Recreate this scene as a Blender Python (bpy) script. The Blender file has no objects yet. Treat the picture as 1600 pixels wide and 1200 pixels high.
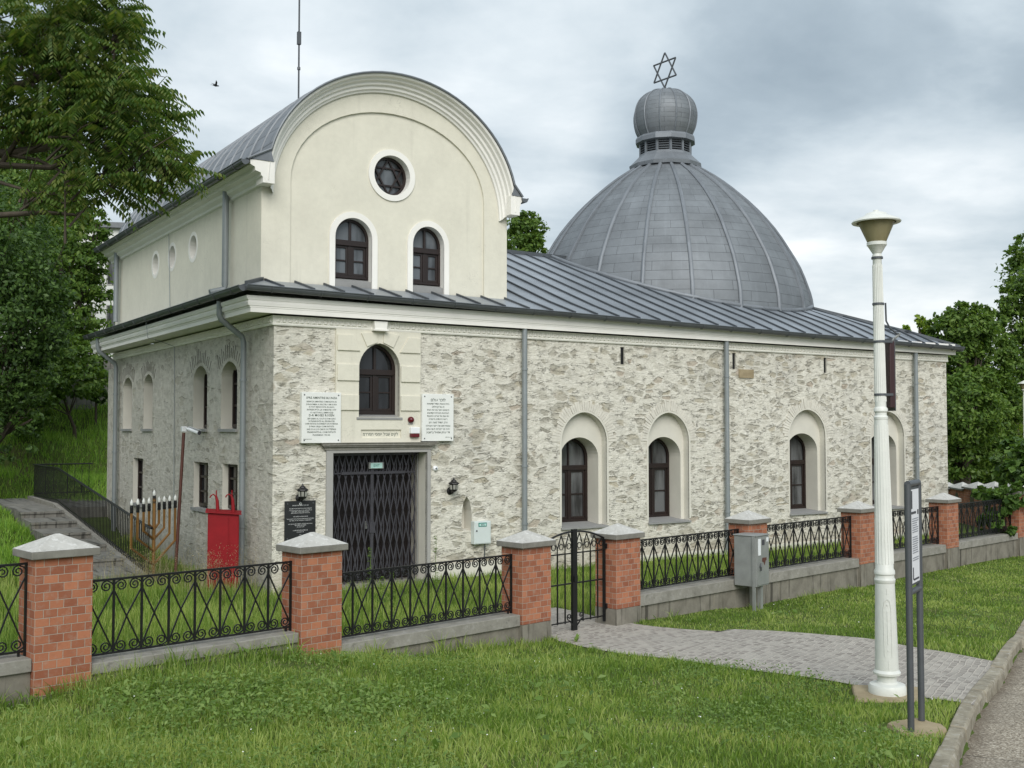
import bpy, math, random
import numpy as np
from mathutils import Vector, Matrix
random.seed(7); rng = np.random.default_rng(11)
SC = bpy.context.scene; COL = SC.collection
R = math.radians
CAMH = 2.9                                   # camera height above the yard; ground heights are given relative to the camera
TH = R(56.751); UX, UY = math.sin(TH), math.cos(TH)
CX, CY = -4.195, 19.0                        # street corner of the synagogue
BROT = math.atan2(UY, UX)

def b2w(a, i):                               # building coordinates (along front, inward) -> world
    return CX + UX*a - UY*i, CY + UY*a + UX*i

# ------------------------------------------------------------------ materials
class NT:
    def __init__(s, tree): s.t = tree; s.n = tree.nodes; s.l = tree.links
    def new(s, typ, **kw):
        n = s.n.new(typ)
        for k, v in kw.items():
            if k.startswith('_'): setattr(n, k[1:], v)
            else: n.inputs[k.replace('__', ' ')].default_value = v
        return n
    def link(s, a, b): s.l.new(a, b)
    def math(s, op, a, b=None, clamp=False):
        n = s.n.new('ShaderNodeMath'); n.operation = op; n.use_clamp = clamp
        for k, x in enumerate((a, b)):
            if x is None: continue
            if isinstance(x, (int, float)): n.inputs[k].default_value = x
            else: s.l.new(x, n.inputs[k])
        return n.outputs[0]
    def mix(s, f, a, b, blend='MIX'):
        n = s.n.new('ShaderNodeMix'); n.data_type = 'RGBA'; n.blend_type = blend
        for k, x in ((0, f), (6, a), (7, b)):
            if isinstance(x, (int, float)): n.inputs[k].default_value = x
            elif isinstance(x, tuple): n.inputs[k].default_value = (*x, 1)
            else: s.l.new(x, n.inputs[k])
        return n.outputs[2]
    def sstep(s, x, lo, hi):
        n = s.n.new('ShaderNodeMapRange'); n.interpolation_type = 'SMOOTHSTEP'
        s.l.new(x, n.inputs[0]); n.inputs[1].default_value = lo; n.inputs[2].default_value = hi
        return n.outputs[0]
    def noise(s, vec, scale, detail=4, rough=.55, dist=0.):
        n = s.n.new('ShaderNodeTexNoise'); n.inputs['Scale'].default_value = scale
        n.inputs['Detail'].default_value = detail; n.inputs['Roughness'].default_value = rough
        n.inputs['Distortion'].default_value = dist
        if vec is not None: s.l.new(vec, n.inputs['Vector'])
        return n.outputs['Fac']
    def mapping(s, vec, scale=(1, 1, 1), loc=(0, 0, 0)):
        n = s.n.new('ShaderNodeMapping'); n.inputs['Scale'].default_value = scale; n.inputs['Location'].default_value = loc
        s.l.new(vec, n.inputs[0]); return n.outputs[0]
    def ramp(s, f, stops):
        n = s.n.new('ShaderNodeValToRGB'); e = n.color_ramp.elements
        while len(e) < len(stops): e.new(.5)
        for k, (p, c) in enumerate(stops): e[k].position = p; e[k].color = (*c, 1)
        s.l.new(f, n.inputs[0]); return n.outputs[0]

def mat(name):
    m = bpy.data.materials.new(name); m.use_nodes = True
    t = NT(m.node_tree); p = t.n['Principled BSDF']
    return m, t, p

def uvo(t): return t.new('ShaderNodeTexCoord').outputs['UV']
def objo(t): return t.new('ShaderNodeTexCoord').outputs['Object']
def bump(t, p, h, strength=.5, dist=.02):
    b = t.new('ShaderNodeBump', Strength=strength, Distance=dist); t.link(h, b.inputs['Height']); t.link(b.outputs[0], p.inputs['Normal'])

def simple(name, col, rough=.6, metal=0., var=.12, scale=6., bmp=0., spec=.5):
    m, t, p = mat(name)
    p.inputs['Roughness'].default_value = rough; p.inputs['Metallic'].default_value = metal
    p.inputs['Specular IOR Level'].default_value = spec
    o = objo(t); f = t.noise(o, scale, 6, .6); g = t.noise(o, scale*.17, 3)
    f = t.math('ADD', t.math('MULTIPLY', f, .6), t.math('MULTIPLY', g, .5))
    d = tuple(max(0, c*(1-var)) for c in col); l = tuple(min(1, c*(1+var)) for c in col)
    t.link(t.ramp(f, [(.3, d), (.75, l)]), p.inputs['Base Color'])
    if bmp: bump(t, p, t.noise(o, scale*6, 5), bmp, .01)
    return m

def plaster(name, col, rough=.92, bs=.3):
    m, t, p = mat(name); o = objo(t)
    f = t.math('ADD', t.math('MULTIPLY', t.noise(o, 1.4, 7, .62), .65), t.math('MULTIPLY', t.noise(o, 9, 5, .6), .4))
    c = t.ramp(f, [(.32, tuple(x*.90 for x in col)), (.72, tuple(min(1, x*1.05) for x in col))])
    st = t.noise(t.mapping(o, (5.5, 5.5, .32)), 1., 5, .6)
    c = t.mix(t.math('MULTIPLY', t.sstep(st, .56, .72), .16), c, tuple(x*.62 for x in col))
    ck = t.noise(o, 2.2, 5, .6, .6); ck = t.math('MULTIPLY', t.sstep(t.math('ABSOLUTE', t.math('SUBTRACT', ck, .5)), .006, .001), t.sstep(t.noise(o, .9, 2), .55, .66))
    c = t.mix(t.math('MULTIPLY', ck, .35), c, tuple(x*.5 for x in col))
    t.link(c, p.inputs['Base Color']); p.inputs['Roughness'].default_value = rough; p.inputs['Specular IOR Level'].default_value = .2 if rough > .5 else .45
    bump(t, p, t.math('ADD', t.noise(o, 34, 5, .65), t.noise(o, 3.5, 4)), bs, .012); return m

def stone_material(name, side=False):
    m, t, p = mat(name); uv = uvo(t)
    n1 = t.new('ShaderNodeTexNoise', Scale=2.3, Detail=4.); t.link(uv, n1.inputs['Vector'])
    vm = t.new('ShaderNodeVectorMath', _operation='MULTIPLY_ADD'); t.link(n1.outputs['Color'], vm.inputs[0])
    vm.inputs[1].default_value = (.09, .05, 0); t.link(uv, vm.inputs[2])
    dv = vm.outputs[0]
    fine = t.noise(dv, 19, 7, .68); big = t.noise(uv, .8, 3)
    fe = t.math('MULTIPLY', t.math('SUBTRACT', fine, .5), .42); bg_ = t.math('MULTIPLY', t.math('SUBTRACT', big, .5), .9)
    def layer(dy, sx, sy, lo, hi, o):
        vs = t.mapping(dv, (sx, sy, 1), (o, o+dy*sy, 0))
        v1 = t.new('ShaderNodeTexVoronoi', Scale=1., _voronoi_dimensions='2D'); t.link(vs, v1.inputs['Vector'])
        v2 = t.new('ShaderNodeTexVoronoi', Scale=1., _voronoi_dimensions='2D', _feature='DISTANCE_TO_EDGE'); t.link(vs, v2.inputs['Vector'])
        sp = t.new('ShaderNodeSeparateColor'); t.link(v1.outputs['Color'], sp.inputs[0])
        shape = t.sstep(t.math('ADD', v2.outputs['Distance'], fe), .06, .20)
        vis = t.sstep(t.math('ADD', sp.outputs[0], bg_), lo, hi)
        return t.math('MULTIPLY', shape, vis), sp
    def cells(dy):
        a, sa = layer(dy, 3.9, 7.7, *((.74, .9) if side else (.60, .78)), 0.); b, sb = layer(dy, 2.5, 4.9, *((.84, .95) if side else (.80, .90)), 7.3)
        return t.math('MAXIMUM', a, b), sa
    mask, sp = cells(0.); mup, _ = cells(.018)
    lip_shadow = t.math('MULTIPLY', t.sstep(t.math('SUBTRACT', mask, mup), .2, .8), t.math('MULTIPLY', t.sstep(t.noise(uv, 3.1, 3), .42, .60), .7))  # shadow painted under the mortar edge above each recessed stone
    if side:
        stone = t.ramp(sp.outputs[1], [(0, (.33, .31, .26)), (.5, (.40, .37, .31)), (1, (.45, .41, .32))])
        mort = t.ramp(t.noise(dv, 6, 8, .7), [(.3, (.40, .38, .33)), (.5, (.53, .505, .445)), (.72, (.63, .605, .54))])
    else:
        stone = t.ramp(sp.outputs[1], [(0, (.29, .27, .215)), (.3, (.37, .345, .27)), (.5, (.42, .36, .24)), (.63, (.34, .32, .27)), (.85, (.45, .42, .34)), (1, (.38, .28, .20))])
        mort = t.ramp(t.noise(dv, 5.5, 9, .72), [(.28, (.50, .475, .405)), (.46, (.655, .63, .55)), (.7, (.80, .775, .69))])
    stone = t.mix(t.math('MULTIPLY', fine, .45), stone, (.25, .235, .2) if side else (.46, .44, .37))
    # grey weathering patches
    gp = t.sstep(t.noise(uv, .55, 5, .6), .5, .68)
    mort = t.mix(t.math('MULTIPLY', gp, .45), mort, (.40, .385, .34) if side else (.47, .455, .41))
    col = t.mix(t.math('MULTIPLY', mask, .62 if side else .68), mort, stone)
    # ragged lines of shadow where the pointing has broken away
    cn = t.noise(t.mapping(uv, (4.6, 23, 1)), 1., 5, .58, .12)
    cr = t.sstep(t.math('ABSOLUTE', t.math('SUBTRACT', cn, .5)), .022, .006)
    cr = t.math('MULTIPLY', cr, t.sstep(t.noise(t.mapping(uv, (2.1, 3.6, 1)), 2.2, 4), .50, .60))
    pn = t.sstep(t.noise(t.mapping(uv, (9, 15, 1)), 1.4, 3, .6), .67, .75)
    cr = t.math('MULTIPLY', cr, .85); cr = t.math('MAXIMUM', cr, t.math('MULTIPLY', pn, .9 if side else .45)); cr = t.math('MAXIMUM', cr, lip_shadow)
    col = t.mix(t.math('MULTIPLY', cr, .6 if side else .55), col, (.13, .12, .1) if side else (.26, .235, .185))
    # darker tone towards the wall foot, with a ragged edge
    sx = t.new('ShaderNodeSeparateXYZ'); t.link(uv, sx.inputs[0])
    foot = t.sstep(t.math('ADD', sx.outputs[1], t.math('MULTIPLY', t.math('SUBTRACT', t.noise(uv, 2.5, 5), .5), .9)), .75, .1)
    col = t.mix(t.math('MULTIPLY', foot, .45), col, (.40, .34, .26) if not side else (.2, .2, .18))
    t.link(col, p.inputs['Base Color']); p.inputs['Roughness'].default_value = .92; p.inputs['Specular IOR Level'].default_value = .25
    h = t.math('SUBTRACT', t.math('MULTIPLY', fine, .55), t.math('ADD', t.math('MULTIPLY', cr, .9), t.math('MULTIPLY', mask, .3)))
    h = t.math('ADD', h, t.math('MULTIPLY', t.noise(t.mapping(dv, (4, 9, 1)), 1.6, 5), 1.1))
    h = t.math('ADD', h, t.math('MULTIPLY', t.noise(uv, 42, 4, .7), .45)); bump(t, p, h, .85 if not side else .6, .035)
    return m

def brick_material():
    m, t, p = mat('pillar_brick'); uv = uvo(t)
    n1 = t.new('ShaderNodeTexNoise', Scale=9., Detail=3.); t.link(uv, n1.inputs['Vector'])
    vm = t.new('ShaderNodeVectorMath', _operation='MULTIPLY_ADD'); t.link(n1.outputs['Color'], vm.inputs[0])
    vm.inputs[1].default_value = (.007, .004, 0); t.link(uv, vm.inputs[2])
    b = t.new('ShaderNodeTexBrick', Scale=1.); b.offset = .43; b.inputs['Brick Width'].default_value = .128; b.inputs['Row Height'].default_value = .0775
    b.inputs['Mortar Size'].default_value = .0034; b.inputs['Mortar Smooth'].default_value = .25; b.inputs['Bias'].default_value = -.1
    t.link(vm.outputs[0], b.inputs['Vector'])
    b.inputs['Color1'].default_value = (.27, .095, .052, 1); b.inputs['Color2'].default_value = (.46, .185, .10, 1); b.inputs['Mortar'].default_value = (.38, .32, .265, 1)
    pale = t.math('MULTIPLY', t.sstep(t.noise(uv, 10, 7, .72), .48, .72), .5)
    col = t.mix(pale, b.outputs['Color'], (.38, .27, .21))
    col = t.mix(t.math('MULTIPLY', t.sstep(t.noise(uv, 13, 6, .7), .5, .75), .35), col, (.2, .08, .05))
    t.link(col, p.inputs['Base Color']); p.inputs['Roughness'].default_value = .88; p.inputs['Specular IOR Level'].default_value = .3
    h = t.math('SUBTRACT', t.math('MULTIPLY', t.noise(uv, 45, 4), .25), b.outputs['Fac'])
    bump(t, p, h, .7, .008); return m

def concrete_material(name, dark, light, streaks=False, lichen=0.):
    m, t, p = mat(name); uv = uvo(t)
    f = t.noise(uv, 3.5, 9, .68)
    col = t.ramp(f, [(.3, dark), (.7, light)])
    if streaks:
        s = t.noise(t.mapping(uv, (7.5, .5, 1)), 1., 4, .6)
        sx = t.new('ShaderNodeSeparateXYZ'); t.link(uv, sx.inputs[0])
        col = t.mix(t.math('MULTIPLY', t.sstep(s, .52, .66), .8), col, tuple(c*.3 for c in dark))
        col = t.mix(t.math('MULTIPLY', t.sstep(t.noise(t.mapping(uv, (5, 1.2, 1), (3, 1, 0)), 1., 4), .58, .72), .3), col, (.33, .28, .2))
    if lichen:
        col = t.mix(t.math('MULTIPLY', t.sstep(t.noise(uv, 11, 6, .7), .5, .68), lichen), col, (.8, .8, .78))
        col = t.mix(t.math('MULTIPLY', t.sstep(t.noise(uv, 8, 6, .7), .58, .7), .5), col, tuple(c*.5 for c in dark))
    t.link(col, p.inputs['Base Color']); p.inputs['Roughness'].default_value = .93; p.inputs['Specular IOR Level'].default_value = .25
    bump(t, p, t.noise(uv, 60, 5, .7), .35, .006); return m

def metal_roof(name, col, bw=None, bh=None, rough=.42, mortar=.006):
    m, t, p = mat(name); uv = uvo(t)
    f = t.noise(uv, 1.1, 6, .62)
    d = tuple(c*.8 for c in col); l = tuple(c*1.22 for c in col)
    c = t.ramp(f, [(.3, d), (.72, l)])
    st = t.noise(t.mapping(uv, (7, .7, 1)), 1., 5, .6)
    c = t.mix(t.math('MULTIPLY', t.sstep(st, .5, .75), .25), c, tuple(x*1.5 for x in col))
    if bw:
        b = t.new('ShaderNodeTexBrick', Scale=1.); b.offset = .5
        b.inputs['Brick Width'].default_value = bw; b.inputs['Row Height'].default_value = bh
        b.inputs['Mortar Size'].default_value = mortar; b.inputs['Mortar Smooth'].default_value = .3; b.inputs['Bias'].default_value = 0
        b.inputs['Color1'].default_value = (.94, .94, .94, 1); b.inputs['Color2'].default_value = (1.06, 1.06, 1.06, 1); b.inputs['Mortar'].default_value = (.42, .42, .42, 1)
        t.link(uv, b.inputs['Vector'])
        c = t.mix(1., c, b.outputs['Color'], 'MULTIPLY')
        bump(t, p, t.math('SUBTRACT', t.math('MULTIPLY', t.noise(uv, 3., 3), .3), b.outputs['Fac']), .55, .012)
    else:
        bump(t, p, t.noise(uv, 2.5, 3), .18, .02)
    t.link(c, p.inputs['Base Color']); p.inputs['Metallic'].default_value = .35; p.inputs['Roughness'].default_value = rough
    return m

def leaf_material(name, dark, mid, light, trans=.35, nw=.5, ns=.7, off=0.):
    m, t, p = mat(name)
    g = t.new('ShaderNodeNewGeometry'); o = objo(t)
    f = t.math('ADD', t.math('MULTIPLY', g.outputs['Random Per Island'], .7), t.math('ADD', t.math('MULTIPLY', t.noise(o, ns, 4), nw), off))
    c = t.ramp(f, [(.2, dark), (.55, mid), (.95, light)])
    t.link(c, p.inputs['Base Color']); p.inputs['Roughness'].default_value = .5; p.inputs['Specular IOR Level'].default_value = .35
    tr = t.new('ShaderNodeBsdfTranslucent'); t.link(t.mix(1., c, (1.25, 1.25, .6), 'MULTIPLY'), tr.inputs['Color'])
    mx = t.new('ShaderNodeMixShader'); mx.inputs[0].default_value = trans
    t.link(p.outputs[0], mx.inputs[1]); t.link(tr.outputs[0], mx.inputs[2]); t.link(mx.outputs[0], t.n['Material Output'].inputs[0])
    return m

M = {}
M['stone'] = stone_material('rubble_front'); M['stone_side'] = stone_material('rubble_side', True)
M['brick'] = brick_material()
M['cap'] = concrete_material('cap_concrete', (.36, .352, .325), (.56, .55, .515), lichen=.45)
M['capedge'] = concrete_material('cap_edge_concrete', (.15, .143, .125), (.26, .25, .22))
M['wallconc'] = concrete_material('low_wall_concrete', (.15, .138, .112), (.27, .25, .21), streaks=True)
M['coping'] = concrete_material('coping_concrete', (.19, .18, .155), (.32, .305, .27), lichen=.12)
M['oldconc'] = concrete_material('old_concrete', (.14, .135, .12), (.27, .26, .235), streaks=True)
M['zinc'] = metal_roof('zinc_sheet', (.27, .295, .325), rough=.4)
M['seam'] = metal_roof('zinc_seam', (.085, .095, .105), rough=.5)
M['dome'] = metal_roof('zinc_dome', (.185, .20, .214), .95, .27, .6, .005)
M['domerib'] = metal_roof('zinc_rib', (.19, .206, .225), rough=.55)
M['barrel'] = metal_roof('zinc_barrel', (.20, .215, .235), .9, .32, .52, .014)
M['gutter'] = simple('gutter_zinc', (.115, .125, .135), .42, .4, .2)
M['pipe'] = simple('pipe_zinc', (.235, .26, .27), .45, .2, .12)
M['cream'] = plaster('cream_plaster', (.70, .675, .575))
M['greycream'] = simple('reveal_plaster', (.62, .60, .53), .9, var=.12, scale=2., bmp=.2, spec=.25)
M['white'] = simple('white_trim', (.80, .785, .74), .8, var=.07, scale=2.5, bmp=.08, spec=.3)
M['frieze'] = simple('frieze_stucco', (.80, .785, .72), .9, var=.10, scale=5, bmp=.2, spec=.25)
M['bricktrim'] = simple('limewashed_brick', (.62, .595, .525), .92, var=.22, scale=9, bmp=.4, spec=.25)
M['greytrim'] = simple('grey_stone_trim', (.34, .335, .32), .8, var=.1, scale=4, bmp=.1)
M['sill'] = simple('grey_sill', (.27, .27, .265), .7, var=.15)
M['wood'] = simple('dark_brown_joinery', (.016, .0085, .007), .38, var=.3)
M['iron'] = simple('black_iron', (.012, .012, .013), .42, .3, var=.3)
M['grille'] = simple('dark_grille', (.062, .060, .070), .42, .3, var=.25)
M['door'] = simple('maroon_door', (.012, .007, .007), .5, var=.3)
M['lampwhite'] = plaster('lamp_white_paint', (.70, .71, .665), .42, .2)
M['plaque'] = simple('white_marble', (.76, .77, .74), .45, var=.06, scale=5)
M['blackplaque'] = simple('black_granite', (.022, .024, .026), .25, var=.2)
M['inkgreen'] = simple('engraved_paint', (.06, .085, .065), .7, var=.2)
M['silverink'] = simple('silver_letters', (.55, .56, .56), .5)
M['red'] = simple('red_paint', (.23, .006, .011), .55, var=.25, scale=3, spec=.25)
M['darkred'] = simple('dark_red_plastic', (.10, .005, .01), .3)
M['whiteplastic'] = simple('white_plastic', (.78, .80, .82), .35, var=.04)
M['meter'] = simple('pale_grey_box', (.60, .66, .65), .45, var=.05)
M['greenlabel'] = simple('green_label', (.05, .22, .19), .5)
M['palelabel'] = simple('pale_label', (.45, .68, .64), .5)
M['galv'] = simple('galvanised_steel', (.30, .31, .30), .5, .35, var=.25, scale=5, bmp=.05)
M['darksteel'] = simple('dark_grey_steel', (.085, .092, .10), .5, .3, var=.2)
M['paper'] = simple('printed_paper', (.72, .73, .76), .5, var=.04)
M['ink'] = simple('dark_ink', (.05, .05, .06), .6)
M['greyink'] = simple('grey_ink', (.26, .27, .30), .6)
M['gold'] = simple('brass_paint', (.30, .155, .05), .38, .45, var=.25, scale=7)
M['rust'] = simple('brown_pole_paint', (.10, .035, .025), .5, var=.3)
M['bark'] = simple('tree_bark', (.075, .062, .048), .9, var=.35, scale=8, bmp=.6, spec=.2)
M['slab'] = concrete_material('footing_slab', (.24, .19, .115), (.40, .33, .215))
M['house'] = simple('white_house_render', (.70, .70, .68), .9, var=.05, scale=1.)
M['bannerbrown'] = simple('banner_brown', (.035, .012, .014), .4)

def glass_material(name, col, rough=.06):
    m, t, p = mat(name); o = objo(t)
    t.link(t.ramp(t.noise(t.mapping(o, (2.6, 2.6, .5)), 1.2, 3), [(.38, tuple(c*.25 for c in col)), (.56, tuple(c*1.25 for c in col))]), p.inputs['Base Color'])
    p.inputs['Roughness'].default_value = rough; p.inputs['IOR'].default_value = 1.5; return m
M['pane'] = glass_material('curtained_glass', (.10, .104, .106)); M['darkpane'] = glass_material('dark_glass', (.016, .017, .02))
M['skypane'] = glass_material('upper_glass', (.10, .11, .12)); M['lens'] = glass_material('lamp_lens', (.3, .3, .27), .3)

def diffuser():
    m, t, p = mat('smoked_diffuser')
    p.inputs['Base Color'].default_value = (.27, .235, .12, 1); p.inputs['Roughness'].default_value = .35
    o = objo(t); t.link(t.ramp(t.noise(t.mapping(o, (7, 7, .8)), 1.2, 4), [(.35, (.34, .30, .17)), (.65, (.46, .42, .26))]), p.inputs['Base Color'])
    tr = t.new('ShaderNodeBsdfTranslucent'); tr.inputs[0].default_value = (.6, .54, .33, 1)
    mx = t.new('ShaderNodeMixShader'); mx.inputs[0].default_value = .45
    t.link(p.outputs[0], mx.inputs[1]); t.link(tr.outputs[0], mx.inputs[2]); t.link(mx.outputs[0], t.n['Material Output'].inputs[0]); return m
M['diffuser'] = diffuser()

def ground_material():
    m, t, p = mat('turf_soil'); o = objo(t)
    f = t.noise(o, 2.1, 8, .7)
    c = t.ramp(f, [(.3, (.05, .065, .018)), (.52, (.085, .125, .028)), (.75, (.13, .15, .05))])
    dry = t.sstep(t.noise(o, .42, 4), .6, .72)
    c = t.mix(t.math('MULTIPLY', dry, .5), c, (.13, .105, .06))
    t.link(c, p.inputs['Base Color']); p.inputs['Roughness'].default_value = 1; p.inputs['Specular IOR Level'].default_value = .1
    bump(t, p, t.noise(o, 20, 5), .8, .04); return m
M['ground'] = ground_material()

def street_material():
    m, t, p = mat('worn_concrete_paving'); uv = uvo(t); o = objo(t)
    sp = t.new('ShaderNodeTexVoronoi', Scale=75.); t.link(o, sp.inputs['Vector'])
    s = t.new('ShaderNodeSeparateColor'); t.link(sp.outputs['Color'], s.inputs[0])
    c = t.ramp(s.outputs[0], [(.0, (.12, .098, .072)), (.35, (.26, .222, .17)), (.75, (.38, .33, .26)), (1, (.58, .53, .44))])
    c = t.mix(t.math('MULTIPLY', t.sstep(t.noise(o, 1.3, 7, .65), .38, .66), .5), c, (.18, .155, .12))
    sx = t.new('ShaderNodeSeparateXYZ'); t.link(uv, sx.inputs[0])
    edge = t.sstep(t.math('ADD', sx.outputs[0], t.math('MULTIPLY', t.noise(o, 5, 5), .25)), .36, .12)
    c = t.mix(t.math('MULTIPLY', edge, .6), c, (.10, .075, .05))
    j = t.math('ADD', t.math('FRACT', t.math('ADD', t.math('DIVIDE', sx.outputs[1], 2.35), .27)), t.math('MULTIPLY', t.math('SUBTRACT', t.noise(o, 3, 5), .5), .02))
    jl = t.sstep(t.math('ABSOLUTE', t.math('SUBTRACT', j, .5)), .006, .002)
    c = t.mix(t.math('MULTIPLY', jl, .8), c, (.05, .042, .032))
    t.link(c, p.inputs['Base Color']); p.inputs['Roughness'].default_value = .9; p.inputs['Specular IOR Level'].default_value = .3
    bump(t, p, t.math('SUBTRACT', t.noise(o, 60, 4), jl), .5, .01); return m
M['street'] = street_material()

def sett_material():
    m, t, p = mat('grey_setts'); uv = uvo(t)
    n1 = t.new('ShaderNodeTexNoise', Scale=5., Detail=3.); t.link(uv, n1.inputs['Vector'])
    vm = t.new('ShaderNodeVectorMath', _operation='MULTIPLY_ADD'); t.link(n1.outputs['Color'], vm.inputs[0])
    vm.inputs[1].default_value = (.09, .07, 0); t.link(uv, vm.inputs[2])
    b = t.new('ShaderNodeTexBrick', Scale=1.); b.inputs['Brick Width'].default_value = .115; b.inputs['Row Height'].default_value = .085
    b.inputs['Mortar Size'].default_value = .014; b.inputs['Mortar Smooth'].default_value = .5
    b.inputs['Color1'].default_value = (.19, .172, .148, 1); b.inputs['Color2'].default_value = (.45, .42, .365, 1); b.inputs['Mortar'].default_value = (.47, .43, .37, 1)
    t.link(vm.outputs[0], b.inputs['Vector'])
    c = t.mix(t.math('MULTIPLY', t.noise(uv, 7, 7, .7), .5), b.outputs['Color'], (.34, .30, .28))
    c = t.mix(t.math('MULTIPLY', t.sstep(t.noise(uv, 1.1, 5, .6), .55, .72), .4), c, (.5, .47, .41))
    t.link(c, p.inputs['Base Color']); p.inputs['Roughness'].default_value = .85; p.inputs['Specular IOR Level'].default_value = .35
    bump(t, p, t.math('SUBTRACT', t.math('MULTIPLY', t.noise(uv, 30, 4), .4), b.outputs['Fac']), .8, .015); return m
M['setts'] = sett_material()
M['kerb'] = concrete_material('kerb_stone', (.16, .138, .098), (.38, .345, .27), lichen=.2)
M['grass'] = leaf_material('grass_blades', (.09, .165, .025), (.185, .295, .05), (.40, .47, .15), .45, 1.6, .8, -.52)
M['hillgrass'] = leaf_material('hill_grass_blades', (.12, .235, .034), (.22, .40, .06), (.36, .53, .11), .45)
M['weed'] = leaf_material('weed_leaves', (0.0813, 0.15, 0.0275), (0.15, 0.25, 0.0475), (0.25, 0.35, 0.1), .4)
M['drygrass'] = leaf_material('seed_heads', (.25, .21, .12), (.33, .29, .17), (.42, .38, .25), .3)
M['ailanthus'] = leaf_material('heaven_tree_leaves', (.04, .08, .018), (.085, .155, .032), (.19, .22, .06), .45)
M['leafdark'] = leaf_material('dark_leaves', (0.0319, 0.0725, 0.0174), (0.0653, 0.1305, 0.0261), (0.1232, 0.2102, 0.0435), .35)
M['leafmid'] = leaf_material('mid_leaves', (.052, .105, .021), (.105, .19, .034), (.19, .285, .058), .4)
M['leaflight'] = leaf_material('light_leaves', (0.091, 0.169, 0.0208), (0.195, 0.3055, 0.039), (0.338, 0.442, 0.065), .45)
M['ivy'] = leaf_material('ivy_leaves', (0.03, 0.063, 0.018), (0.06, 0.12, 0.027), (0.1125, 0.195, 0.045), .35)
M['petal'] = simple('white_petals', (.8, .8, .78), .8)

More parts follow.
